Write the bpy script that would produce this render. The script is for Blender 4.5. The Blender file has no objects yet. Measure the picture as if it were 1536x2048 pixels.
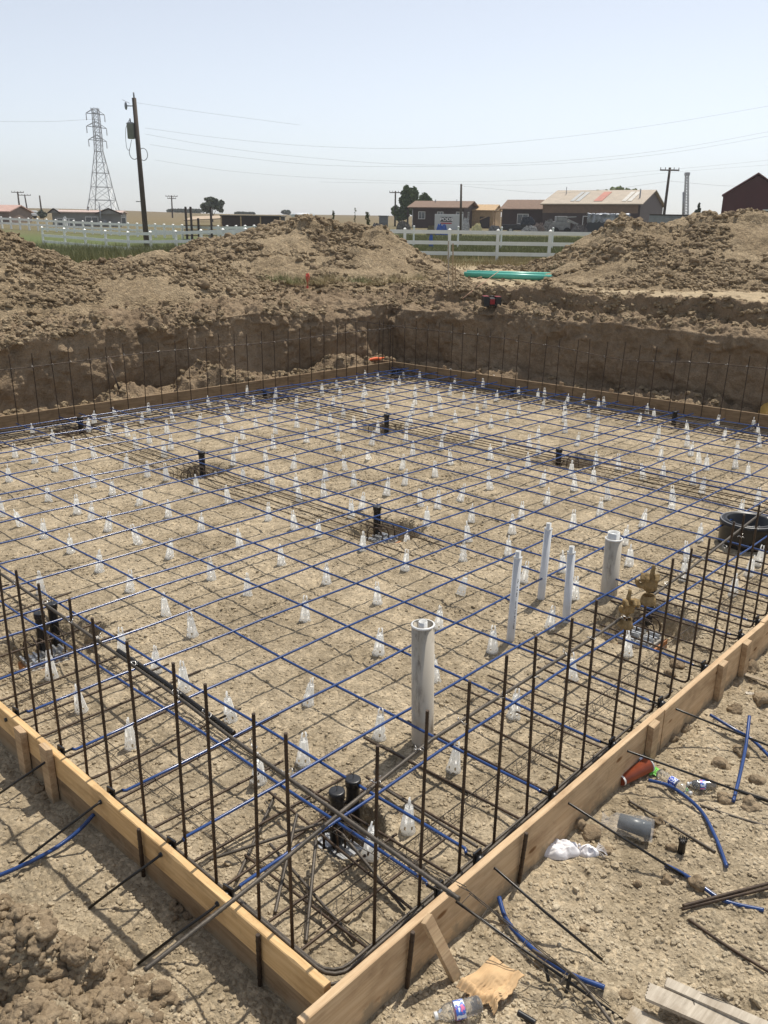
import bpy, math, random
import numpy as np
from mathutils import Vector, Matrix
random.seed(7); RNG = np.random.default_rng(11)
S = bpy.context.scene
C = S.collection
R = math.radians

# ---------------------------------------------------------------- camera, sky, sun, exposure
# world X runs along the right-hand form board, world Y along the left-hand one, z = 0 is the pad soil; metres.
TH = R(47.3)
BX, BY = math.cos(TH), math.sin(TH)
CAM = Vector((-1.708, -1.839, 3.10))
FPX = 1690.0
PITCH = math.atan(576/1690.0); ROLL = R(0.8)
def c2w(x, y, z=0.0):                # camera-heading frame (x right, y ahead) -> world axes
    return Vector((x*BX + y*BY, -x*BY + y*BX, z))
_cp, _sp = math.cos(PITCH), math.sin(PITCH)
_c, _s = math.cos(ROLL), math.sin(ROLL)
_r, _u, _f = (1, 0, 0), (0, _sp, _cp), (0, _cp, -_sp)
RT = c2w(*[_c*a + _s*b for a, b in zip(_r, _u)])
UP = c2w(*[-_s*a + _c*b for a, b in zip(_r, _u)])
FW = c2w(*_f)
cam = bpy.data.cameras.new('camera'); camo = bpy.data.objects.new('camera', cam); C.objects.link(camo)
M = Matrix((RT, UP, -FW)).transposed().to_4x4(); M.translation = CAM
camo.matrix_world = M
cam.sensor_fit = 'VERTICAL'; cam.sensor_height = 24; cam.lens = 24*FPX/2048
cam.clip_start = 0.05; cam.clip_end = 6000
S.camera = camo
S.render.resolution_x, S.render.resolution_y = 768, 1024

sunv = c2w(.22, .33, .84).normalized()          # towards the sun
EL = math.asin(sunv.z); AZ = math.atan2(sunv.x, sunv.y)
W = bpy.data.worlds.new("World"); S.world = W; W.use_nodes = True
nt = W.node_tree; nt.nodes.clear()
o_ = nt.nodes.new('ShaderNodeOutputWorld'); b_ = nt.nodes.new('ShaderNodeBackground'); k_ = nt.nodes.new('ShaderNodeTexSky')
k_.sky_type = 'NISHITA'; k_.sun_disc = False; k_.sun_elevation = EL; k_.sun_rotation = AZ
k_.altitude = 1500; k_.air_density = 1.0; k_.dust_density = 2.2; k_.ozone_density = 1.5
b_.inputs[1].default_value = 0.15
hs_ = nt.nodes.new('ShaderNodeHueSaturation'); hs_.inputs['Saturation'].default_value = .43; hs_.inputs['Value'].default_value = .86
nt.links.new(k_.outputs[0], hs_.inputs['Color']); nt.links.new(hs_.outputs[0], b_.inputs[0]); nt.links.new(b_.outputs[0], o_.inputs[0])
sl = bpy.data.lights.new('sun', 'SUN'); sl.energy = 3.8; sl.angle = R(0.5); sl.color = (1, .94, .84)
so = bpy.data.objects.new('sun', sl); C.objects.link(so)
so.rotation_euler = (-sunv).to_track_quat('-Z', 'Y').to_euler()
so.location = (0, 0, 30)
S.view_settings.view_transform = 'Standard'; S.view_settings.look = 'None'
S.view_settings.exposure = 0.25; S.view_settings.gamma = 1.0; S.view_settings.use_curve_mapping = False

# ---------------------------------------------------------------- placing helpers
def ray(px, py):
    return RT*((px-768)/FPX) - UP*((py-1024)/FPX) + FW
def at(px, py, z=0.0):               # the point of height z seen at a pixel of the 1536x2048 photograph
    d = ray(px, py); return CAM + d*((z-CAM.z)/d.z)
def far(px, py, dist):               # the point at a given forward distance seen at a pixel
    d = ray(px, py); f = d.x*BY + d.y*BX; return CAM + d*(dist/f)
def camxy(X, Y):
    dx, dy = X-CAM.x, Y-CAM.y
    return dx*BX - dy*BY, dx*BY + dy*BX

# ---------------------------------------------------------------- noise
def _h(ix, iy, iz, s):
    n = (ix.astype(np.int64)*374761393 + iy.astype(np.int64)*668265263 + iz.astype(np.int64)*2147483647 + s*1274126177) & 0xffffffff
    n = ((n ^ (n >> 13))*1274126177) & 0xffffffff
    n = n ^ (n >> 16)
    return (n & 0xffff)/65535.0*2-1
def vn(x, y, z, s=0):
    x, y, z = np.broadcast_arrays(np.asarray(x, float), np.asarray(y, float), np.asarray(z, float))
    fx, fy, fz = np.floor(x), np.floor(y), np.floor(z)
    tx, ty, tz = x-fx, y-fy, z-fz
    tx, ty, tz = [t*t*(3-2*t) for t in (tx, ty, tz)]
    r = 0
    for i in (0, 1):
        for j in (0, 1):
            for k in (0, 1):
                w = (tx if i else 1-tx)*(ty if j else 1-ty)*(tz if k else 1-tz)
                r = r + w*_h(fx+i, fy+j, fz+k, s)
    return r
def fbm(x, y, z=0.0, oct=4, s=0, gain=.5):
    a, r, f = 1.0, 0, 1.0
    for i in range(oct):
        r = r + a*vn(x*f+i*17.3, y*f-i*9.1, z*f, s+i); f *= 2.03; a *= gain
    return r
def ridged(x, y, z=0.0, oct=4, s=0):
    a, r, f = 1.0, 0, 1.0
    for i in range(oct):
        r = r + a*(1-2*np.abs(vn(x*f+i*7.7, y*f+i*3.1, z*f, s+i))); f *= 2.1; a *= .5
    return r
def sm(t):
    t = np.clip(t, 0, 1); return t*t*(3-2*t)

# ---------------------------------------------------------------- object helpers
def tag(o, label=None, category=None, group=None, kind=None):
    if label: o['label'] = label
    if category: o['category'] = category
    if group: o['group'] = group
    if kind: o['kind'] = kind
    return o
def empty(name, loc=(0, 0, 0), rz=0.0, **k):
    o = bpy.data.objects.new(name, None); C.objects.link(o); o.location = loc; o.rotation_euler = (0, 0, rz)
    o.empty_display_size = .1
    return tag(o, **k)
def npmesh(name, V, F, mat, smooth=True, n=None):
    me = bpy.data.meshes.new(name)
    V = np.asarray(V, np.float32); F = np.asarray(F, np.int32); k = F.shape[1]
    me.vertices.add(len(V)); me.vertices.foreach_set('co', V.ravel())
    me.loops.add(F.size); me.loops.foreach_set('vertex_index', F.ravel())
    me.polygons.add(len(F)); me.polygons.foreach_set('loop_start', np.arange(0, F.size, k, dtype=np.int32))
    me.polygons.foreach_set('loop_total', np.full(len(F), k, np.int32))
    me.polygons.foreach_set('use_smooth', np.full(len(F), smooth))
    me.update(calc_edges=True); me.materials.append(mat)
    return me
def link(name, me, parent=None, loc=None, rz=None, **k):
    o = bpy.data.objects.new(name, me); C.objects.link(o)
    if parent: o.parent = parent
    if loc is not None: o.location = loc
    if rz is not None: o.rotation_euler = (0, 0, rz)
    return tag(o, **k)
class MB:
    def __init__(s): s.v = []; s.f = []; s.sm = []
    def add(s, vs, fs, smooth=False):
        b = len(s.v); s.v += [tuple(v) for v in vs]; s.f += [tuple(i+b for i in f) for f in fs]; s.sm += [smooth]*len(fs); return s
    def box(s, a, b, bev=0):
        x0, y0, z0 = a; x1, y1, z1 = b
        return s.add([(x0,y0,z0),(x1,y0,z0),(x1,y1,z0),(x0,y1,z0),(x0,y0,z1),(x1,y0,z1),(x1,y1,z1),(x0,y1,z1)],
              [(0,3,2,1),(4,5,6,7),(0,1,5,4),(1,2,6,5),(2,3,7,6),(3,0,4,7)])
    def bar(s, p, q, w, h, up=(0, 0, 1)):
        p, q, up = Vector(p), Vector(q), Vector(up); d = (q-p).normalized(); sx = d.cross(up).normalized(); uy = sx.cross(d)
        vs = [b + sx*(i*w/2) + uy*(j*h/2) for b in (p, q) for i, j in ((-1,-1),(1,-1),(1,1),(-1,1))]
        return s.add(vs, [(0,1,2,3),(7,6,5,4),(0,4,5,1),(1,5,6,2),(2,6,7,3),(3,7,4,0)])
    def tube(s, pts, r, n=8, cap=True, rads=None):
        pts = [Vector(p) for p in pts]; m = len(pts); rings = []
        t0 = (pts[1]-pts[0]).normalized(); ref = Vector((0, 0, 1)) if abs(t0.z) < .9 else Vector((1, 0, 0))
        a = t0.cross(ref).normalized()
        for i in range(m):
            t = (pts[min(i+1, m-1)]-pts[max(i-1, 0)]).normalized()
            a = (a - t*a.dot(t)).normalized(); b = t.cross(a)
            rr = rads[i] if rads else r
            rings.append([pts[i] + a*(rr*math.cos(6.28318*k/n)) + b*(rr*math.sin(6.28318*k/n)) for k in range(n)])
        base = len(s.v)
        for g in rings: s.v += [tuple(v) for v in g]
        for i in range(m-1):
            for k in range(n):
                s.f.append((base+i*n+k, base+i*n+(k+1) % n, base+(i+1)*n+(k+1) % n, base+(i+1)*n+k)); s.sm.append(True)
        if cap:
            s.f.append(tuple(base+k for k in range(n))[::-1]); s.sm.append(False)
            s.f.append(tuple(base+(m-1)*n+k for k in range(n))); s.sm.append(False)
        return s
    def lathe(s, prof, n=24, c=(0, 0, 0), smooth=True):      # prof: (radius, z)
        base = len(s.v)
        for r, z in prof:
            for k in range(n): s.v.append((c[0]+r*math.cos(6.28318*k/n), c[1]+r*math.sin(6.28318*k/n), c[2]+z))
        for i in range(len(prof)-1):
            for k in range(n):
                s.f.append((base+i*n+k, base+i*n+(k+1) % n, base+(i+1)*n+(k+1) % n, base+(i+1)*n+k)); s.sm.append(smooth)
        return s
    def blob(s, c, r, n=10, m=8):
        c = Vector(c); r = (r, r, r) if isinstance(r, (int, float)) else r
        vs = []; fs = []
        for i in range(m+1):
            a = math.pi*i/m
            for k in range(n):
                b = 6.28318*k/n
                vs.append((c.x+r[0]*math.sin(a)*math.cos(b), c.y+r[1]*math.sin(a)*math.sin(b), c.z+r[2]*math.cos(a)))
        for i in range(m):
            for k in range(n): fs.append((i*n+k, (i+1)*n+k, (i+1)*n+(k+1) % n, i*n+(k+1) % n))
        return s.add(vs, fs, True)
    def mesh(s, name, mat):
        me = bpy.data.meshes.new(name); me.from_pydata(s.v, [], s.f); me.polygons.foreach_set('use_smooth', s.sm)
        me.materials.append(mat); me.update(); return me
    def build(s, name, mat, parent=None, loc=None, rz=None, bevel=0, **k):
        o = link(name, s.mesh(name, mat), parent, loc, rz, **k)
        if bevel:
            m = o.modifiers.new('b', 'BEVEL'); m.width = bevel; m.segments = 2; m.limit_method = 'ANGLE'
        return o

# ---------------------------------------------------------------- materials
def newmat(name):
    m = bpy.data.materials.new(name); m.use_nodes = True; n = m.node_tree.nodes; b = n['Principled BSDF']; return m, n, m.node_tree.links, b
def ramp(n, l, src, stops):
    r = n.new('ShaderNodeValToRGB'); l.new(src, r.inputs[0]); e = r.color_ramp.elements
    while len(e) > 1: e.remove(e[-1])
    e[0].position = stops[0][0]; e[0].color = (*stops[0][1], 1)
    for p, c in stops[1:]:
        q = e.new(p); q.color = (*c, 1)
    return r.outputs[0]
def tex(n, l, co, scale, detail=6, rough=.6, kind='noise', dist=0.0):
    if kind == 'noise':
        t = n.new('ShaderNodeTexNoise'); t.inputs['Detail'].default_value = detail; t.inputs['Roughness'].default_value = rough; t.inputs['Distortion'].default_value = dist
    else:
        t = n.new('ShaderNodeTexVoronoi'); t.feature = kind
    t.inputs['Scale'].default_value = scale; l.new(co, t.inputs['Vector']); return t
def mix(n, l, fac, a, b, mode='MIX'):
    m = n.new('ShaderNodeMix'); m.data_type = 'RGBA'; m.blend_type = mode
    for s, v in ((0, fac), (6, a), (7, b)):
        if hasattr(v, 'links') or isinstance(v, bpy.types.NodeSocket): l.new(v, m.inputs[s])
        elif isinstance(v, tuple): m.inputs[s].default_value = (*v, 1)
        else: m.inputs[s].default_value = v
    return m.outputs[2]
def dirt(name, dark, mid, light, fine=1.0, bump=1.0, peb=True):
    m, n, l, b = newmat(name); g = n.new('ShaderNodeNewGeometry').outputs['Position']
    big = tex(n, l, g, 1.1*fine, 6, .68); md = tex(n, l, g, 9*fine, 6, .65); sm_ = tex(n, l, g, 70*fine, 5, .7)
    c1 = ramp(n, l, big.outputs[0], [(.32, tuple(.5*(x+y) for x, y in zip(mid, dark))), (.46, mid), (.58, light), (.8, light)])
    c2 = ramp(n, l, md.outputs[0], [(.28, dark), (.5, mid), (.72, light)])
    c = mix(n, l, .5, c1, c2)
    s_ = ramp(n, l, sm_.outputs[0], [(.3, (.74, .72, .70)), (.5, (1, 1, 1)), (.72, (1.18, 1.18, 1.16))])
    c = mix(n, l, 1.0, c, s_, 'MULTIPLY')
    v = tex(n, l, g, 42*fine, kind='F1')
    if peb:
        vr = n.new('ShaderNodeSeparateColor'); l.new(v.outputs['Color'], vr.inputs[0])
        pc = ramp(n, l, vr.outputs[0], [(.0, (.7, .68, .65)), (.5, (.95, .95, .95)), (.85, (1.15, 1.13, 1.1)), (1, (1.45, 1.42, 1.38))])
        c = mix(n, l, .75, c, pc, 'MULTIPLY')
        c = c
    l.new(c, b.inputs['Base Color'])
    b.inputs['Roughness'].default_value = .95; b.inputs['Specular IOR Level'].default_value = .15
    bp = n.new('ShaderNodeBump'); bp.inputs['Strength'].default_value = .9*bump; bp.inputs['Distance'].default_value = .012/fine
    ad = n.new('ShaderNodeMath'); ad.operation = 'MULTIPLY_ADD'; l.new(sm_.outputs[0], ad.inputs[0]); ad.inputs[1].default_value = .8
    inv = n.new('ShaderNodeMath'); inv.operation = 'SUBTRACT'; inv.inputs[0].default_value = .6; l.new(v.outputs['Distance'], inv.inputs[1])
    l.new(inv.outputs[0], ad.inputs[2]); l.new(ad.outputs[0], bp.inputs['Height']); 
    bp2 = n.new('ShaderNodeBump'); bp2.inputs['Strength'].default_value = .7*bump; bp2.inputs['Distance'].default_value = .05/fine
    l.new(md.outputs[0], bp2.inputs['Height']); l.new(bp.outputs[0], bp2.inputs['Normal']); l.new(bp2.outputs[0], b.inputs['Normal'])
    return m
def plain(name, col, rough=.6, metal=0.0, var=.15, scale=30.0, bump=0.0, spec=.5, trans=0.0, alpha=1.0, space='Object', stretch=None, col2=None):
    m, n, l, b = newmat(name)
    g = n.new('ShaderNodeTexCoord').outputs['Object'] if space == 'Object' else n.new('ShaderNodeNewGeometry').outputs['Position']
    if stretch:
        mp = n.new('ShaderNodeMapping'); mp.inputs['Scale'].default_value = stretch; l.new(g, mp.inputs[0]); g = mp.outputs[0]
    t = tex(n, l, g, scale, 5, .6)
    lo = tuple(c*(1-var) for c in col); hi = tuple(min(1, c*(1+var)) for c in col)
    if col2: lo = col2
    l.new(ramp(n, l, t.outputs[0], [(.32, lo), (.68, hi)]), b.inputs['Base Color'])
    b.inputs['Roughness'].default_value = rough; b.inputs['Metallic'].default_value = metal
    b.inputs['Specular IOR Level'].default_value = spec; b.inputs['Transmission Weight'].default_value = trans; b.inputs['Alpha'].default_value = alpha
    if bump:
        p = n.new('ShaderNodeBump'); p.inputs['Strength'].default_value = bump; p.inputs['Distance'].default_value = .01; l.new(t.outputs[0], p.inputs['Height']); l.new(p.outputs[0], b.inputs['Normal'])
    return m
def wood(name, c1, c2, knots=True, rough=.75):
    m, n, l, b = newmat(name); g = n.new('ShaderNodeTexCoord').outputs['Object']
    mp = n.new('ShaderNodeMapping'); mp.inputs['Scale'].default_value = (1.2, 22, 22); l.new(g, mp.inputs[0])
    t = tex(n, l, mp.outputs[0], 2.2, 8, .6, dist=.8); mp2 = n.new('ShaderNodeMapping'); mp2.inputs['Scale'].default_value = (2.5, 5, 5); l.new(g, mp2.inputs[0])
    k = tex(n, l, mp2.outputs[0], 1.4, 5, .6)
    c = ramp(n, l, t.outputs[0], [(.3, c2), (.48, tuple(.5*(x+y) for x, y in zip(c1, c2))), (.62, c1)])
    d = ramp(n, l, k.outputs[0], [(.3, (.6, .55, .5)), (.5, (1, 1, 1)), (.8, (1.12, 1.1, 1.05))])
    c = mix(n, l, .8, c, d, 'MULTIPLY')
    if knots:
        mk = n.new('ShaderNodeMapping'); mk.inputs['Scale'].default_value = (2.6, 7, 7); l.new(g, mk.inputs[0])
        v = tex(n, l, mk.outputs[0], 1.0, kind='F1')
        c = mix(n, l, 1.0, c, ramp(n, l, v.outputs['Distance'], [(.0, (.3, .2, .13)), (.07, (.45, .33, .22)), (.12, (1, 1, 1))]), 'MULTIPLY')
    sp = n.new('ShaderNodeSeparateXYZ'); l.new(g, sp.inputs[0]); mn = tex(n, l, g, 9, 6, .7)
    q1 = n.new('ShaderNodeMath'); q1.operation = 'MULTIPLY_ADD'; l.new(mn.outputs[0], q1.inputs[0]); q1.inputs[1].default_value = .34; q1.inputs[2].default_value = -.10
    q2 = n.new('ShaderNodeMath'); q2.operation = 'SUBTRACT'; l.new(q1.outputs[0], q2.inputs[0]); l.new(sp.outputs[2], q2.inputs[1])
    c = mix(n, l, ramp(n, l, q2.outputs[0], [(.0, (0, 0, 0)), (.05, (.8, .8, .8))]), c, (.30, .235, .155))
    st = tex(n, l, g, 3.1, 7, .75); c = mix(n, l, 1.0, c, ramp(n, l, st.outputs[0], [(.30, (.62, .60, .58)), (.42, (1, 1, 1)), (.68, (1, 1, 1)), (.76, (1.15, 1.15, 1.18))]), 'MULTIPLY')
    l.new(c, b.inputs['Base Color']); b.inputs['Roughness'].default_value = rough; b.inputs['Specular IOR Level'].default_value = .25
    p = n.new('ShaderNodeBump'); p.inputs['Strength'].default_value = .5; p.inputs['Distance'].default_value = .004; l.new(t.outputs[0], p.inputs['Height']); l.new(p.outputs[0], b.inputs['Normal'])
    return m
def rebar_mat(name, c, c2, rib=0.012):
    m, n, l, b = newmat(name); g = n.new('ShaderNodeNewGeometry').outputs['Position']
    t = tex(n, l, g, 60, 4, .6); t2 = tex(n, l, g, 7, 3, .6)
    cc = mix(n, l, .5, ramp(n, l, t.outputs[0], [(.35, c), (.65, c2)]), ramp(n, l, t2.outputs[0], [(.4, c), (.6, c2)]))
    l.new(cc, b.inputs['Base Color'])
    b.inputs['Roughness'].default_value = .55; b.inputs['Metallic'].default_value = .35; b.inputs['Specular IOR Level'].default_value = .4
    p = n.new('ShaderNodeBump'); p.inputs['Strength'].default_value = .5; p.inputs['Distance'].default_value = .003; l.new(t.outputs[0], p.inputs['Height']); l.new(p.outputs[0], b.inputs['Normal'])
    return m

D_FLOOR = dirt('pad_soil', (.17, .137, .092), (.35, .286, .195), (.53, .44, .31), 1.0, 1.0)
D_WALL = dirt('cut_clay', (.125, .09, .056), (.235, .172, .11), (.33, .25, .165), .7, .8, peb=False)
D_MOUND = dirt('spoil_soil', (.15, .11, .067), (.30, .23, .145), (.43, .34, .225), .5, 1.3)
D_CLOD = dirt('clod_soil', (.12, .085, .055), (.24, .18, .115), (.36, .28, .185), 1.0, .8, peb=False)
D_GRAVEL = dirt('gravel', (.22, .18, .12), (.40, .325, .22), (.56, .48, .35), 1.0, .5, peb=False)
M_REBAR = rebar_mat('rusty_steel', (.035, .024, .017), (.085, .055, .034))
M_REBAR2 = rebar_mat('grey_steel', (.06, .052, .042), (.12, .10, .08))
M_TIE = plain('tie_wire', (.6, .58, .55), .35, .8)
M_BLUE = plain('blue_sheath', (.015, .05, .18), .22, 0, .2, 8, spec=.6)
M_STRAND = plain('greased_strand', (.02, .018, .016), .3, .4)
M_BLACK = plain('black_plastic', (.012, .012, .013), .35, 0, .3, 20)
M_PLATE = plain('galvanised_plate', (.55, .56, .57), .35, .8, .2, 40)
M_CHAIR = plain('clear_plastic', (.86, .86, .84), .35, 0, .03, 10)
_n, _l = M_CHAIR.node_tree.nodes, M_CHAIR.node_tree.links
_t = _n.new('ShaderNodeBsdfTranslucent'); _t.inputs[0].default_value = (1, 1, .98, 1); _m = _n.new('ShaderNodeMixShader'); _m.inputs[0].default_value = .85
_l.new(_n['Principled BSDF'].outputs[0], _m.inputs[1]); _l.new(_t.outputs[0], _m.inputs[2]); _l.new(_m.outputs[0], _n['Material Output'].inputs[0])
M_WOOD = wood('new_pine', (.68, .47, .24), (.54, .34, .15))
M_WOODB = wood('pale_pine', (.60, .44, .27), (.48, .32, .18))
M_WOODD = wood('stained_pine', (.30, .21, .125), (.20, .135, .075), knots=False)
M_STAKE = wood('stake_pine', (.52, .38, .23), (.36, .24, .14), knots=False)
M_GREYW = wood('weathered_board', (.52, .46, .37), (.36, .31, .24), knots=False)
M_PVC = plain('grey_pvc', (.60, .61, .62), .35, 0, .06, 6)
M_PVCW = plain('white_pvc', (.72, .72, .70), .35, 0, .06, 6)
def dirty_pvc():
    m, n, l, b = newmat('dirty_pvc'); g = n.new('ShaderNodeTexCoord').outputs['Object']
    mp = n.new('ShaderNodeMapping'); mp.inputs['Scale'].default_value = (1, 1, .28); l.new(g, mp.inputs[0])
    t = tex(n, l, mp.outputs[0], 22, 8, .8); t2 = tex(n, l, mp.outputs[0], 7, 3, .5)
    c = mix(n, l, ramp(n, l, t.outputs[0], [(.48, (0, 0, 0)), (.60, (1, 1, 1))]), (.44, .38, .29), (.10, .075, .05))
    c = mix(n, l, ramp(n, l, t2.outputs[0], [(.42, (0, 0, 0)), (.56, (.9, .9, .9))]), (.50, .45, .37), c)
    l.new(c, b.inputs['Base Color']); b.inputs['Roughness'].default_value = .5; return m
M_PVCD = dirty_pvc()
M_ORANGE = plain('orange_form', (.42, .20, .09), .8, 0, .3, 12, .2)
M_CONC = plain('concrete', (.34, .32, .28), .9, 0, .25, 14, .4)
M_TEAL = plain('teal_pipe', (.10, .46, .36), .35, 0, .08, 3)
M_YEL = plain('yellow_plastic', (.80, .50, .14), .4, 0, .1, 5)
M_FENCE = plain('white_vinyl', (.82, .82, .79), .4, 0, .06, 2)
M_POLE = plain('tarred_wood', (.075, .055, .042), .85, 0, .3, 6, .4, stretch=(3, 3, .3))
M_METAL = plain('grey_metal', (.25, .26, .27), .45, .5, .1, 3)
def C3(n, c, r=.8, v=.12, s=2.0, **k): return plain(n, c, r, 0, v, s, **k)

# ================================================================ terrain
def vC(u): return 12.08 - .044*u
def uD(v): return 13.48 - .0497*v
def doff(X, Y): return np.maximum(Y-vC(X), X-uD(Y))
def zg(X, Y):
    cx, cy = camxy(X, Y); d = np.hypot(cx, cy)
    z = np.interp(d, [0, 16, 45, 60, 100, 140, 400, 900, 4000], [1.5, 1.56, 1.6, 1.55, 2.0, 2.6, 6.7, 7.5, 7.5])
    left = sm((-cx-4)/14.0)*sm((d-24)/16.0)*(1-sm((d-90)/50.0))
    return z - .42*left
# holes dug round the pier heads: (pipe pixel, size)
PIERS = [((88, 1292), 1.0), ((676, 1668), .52), ((762, 1066), 1.0), ((385, 948), 1.0), ((1140, 925), .9), ((755, 858), 1.0),
         ((790, 757), .6), ((135, 866), .9), ((550, 797), .7), ((1010, 794), .7), ((1375, 850), .9), ((1285, 1255), 1.1)]
PIER_W = [(at(p[0], p[1]), s) for p, s in PIERS]
HEAP = [(at(50, 1900, .2), .27, .36), (at(170, 1925, .14), .17, .24), (at(230, 2050, .10), .36, .16), (at(60, 2030, .2), .36, .26), (at(-80, 1880, .2), .34, .40)]
_b = random.Random(5); BOOTS = []
for (sx, sy, ang, n) in ((.9, -.45, .15, 6), (2.6, -.9, .3, 7), (1.2, -1.1, 2.0, 4), (-.5, .7, 1.5, 7), (1.3, 1.6, .7, 12), (2.6, 3.2, 2.4, 10), (3.4, 1.6, 1.2, 9), (1.0, 3.0, .1, 10), (4.6, 3.4, .5, 9), (2.0, 5.2, -.3, 10), (5.5, 2.4, 1.7, 8), (3.2, 6.6, .2, 9)):
    x_, y_ = sx, sy
    for i_ in range(n):
        s_ = .10 if i_ % 2 else -.10; BOOTS.append((x_-math.sin(ang)*s_, y_+math.cos(ang)*s_, ang+_b.uniform(-.25, .25)))
        x_ += math.cos(ang)*_b.uniform(.45, .62); y_ += math.sin(ang)*_b.uniform(.45, .62); ang += _b.uniform(-.15, .15)
def zfloor(X, Y, fine=True):
    z = .016*fbm(X*.8, Y*.8, oct=3, s=3) + .010*fbm(X*3.1, Y*3.1, oct=3, s=5)
    if fine: z = z + .0055*fbm(X*14, Y*14, oct=3, s=8) + .0035*np.maximum(0, fbm(X*45, Y*45, oct=2, s=12))
    for (p, s) in PIER_W:
        q = np.hypot((X-p.x-.05)/(.40*s), (Y-p.y+.02)/(.34*s)) + .16*fbm(X*5, Y*5, oct=2, s=21)
        z = z - .24*(1-sm((q-.72)/.36)) + .035*np.exp(-((q-1.25)/.22)**2)
    # boot prints trodden into the soil
    for (fx, fy, fa) in BOOTS:
        ca, sa = math.cos(fa), math.sin(fa); m = (abs(X-fx) < .25) & (abs(Y-fy) < .25)
        if not m.any(): continue
        a, b = (X[m]-fx)*ca+(Y[m]-fy)*sa, -(X[m]-fx)*sa+(Y[m]-fy)*ca
        q = np.hypot(a/.145, b/(.052-.010*np.cos((a+.02)*30)))
        z[m] += -.014*(1-sm((q-.75)/.3))*(.75+.25*np.sign(np.sin(a*190))) + .006*np.exp(-((q-1.2)/.18)**2)
    # loose soil outside the forms
    outB = sm((-Y-.03)/.35); outA = sm((-X-.05)/.4)
    z = z + .018*np.maximum(outA, outB)*fbm(X*6, Y*6, oct=4, s=31) + .03*outB*fbm(X*1.6, Y*1.6, oct=2, s=33)
    hp = 0
    for (p, r, h) in HEAP:
        q = np.hypot(X-p.x, Y-p.y)/r + .20*fbm(X*3.3, Y*3.3, oct=3, s=41)
        hp = np.maximum(hp, h*(1-sm(q)))
    z = z + hp*(.85 + .10*ridged(X*5.5, Y*5.5, oct=3, s=44)) + np.minimum(hp*4, 1)*.018*fbm(X*16, Y*16, oct=4, s=47)
    # rise of loose soil towards the cut faces
    d = doff(X, Y)
    z = z + .10*sm((d+.85)/.7)*(.6+.7*fbm(X*1.8, Y*1.8, oct=3, s=51))
    return z
def faces(nr, nc, keep=None):
    i, j = np.meshgrid(np.arange(nr-1), np.arange(nc-1), indexing='ij')
    a = i*nc+j; F = np.stack([a, a+1, a+nc+1, a+nc], -1)
    if keep is not None: F = F[keep]
    return F.reshape(-1, 4)
def compact(V, F):
    u, inv = np.unique(F, return_inverse=True); return V[u], inv.reshape(F.shape)
def sheet(name, X, Y, Z, mat, keepv=None, **k):
    nr, nc = X.shape; keep = None
    if keepv is not None: keep = keepv[:-1, :-1] & keepv[1:, :-1] & keepv[:-1, 1:] & keepv[1:, 1:]
    V = np.stack([X, Y, Z], -1).reshape(-1, 3); F = faces(nr, nc, keep)
    V, F = compact(V, F)
    return link(name, npmesh(name, V, F, mat), **k)
# pad floor and the strip outside the forms, finer towards the viewer's side
r = np.exp(np.linspace(math.log(.9), math.log(26), 900)); th = np.linspace(R(-52), R(58), 1150)
RR, TT = np.meshgrid(r, th, indexing='ij'); v = c2w
X = CAM.x + RR*np.sin(TT)*BX + RR*np.cos(TT)*BY; Y = CAM.y - RR*np.sin(TT)*BY + RR*np.cos(TT)*BX
Z = zfloor(X, Y)
sheet('pit_floor', X, Y, Z, D_FLOOR, doff(X, Y) < -.25, kind='structure')
FLOOR = (X, Y, Z)
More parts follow.
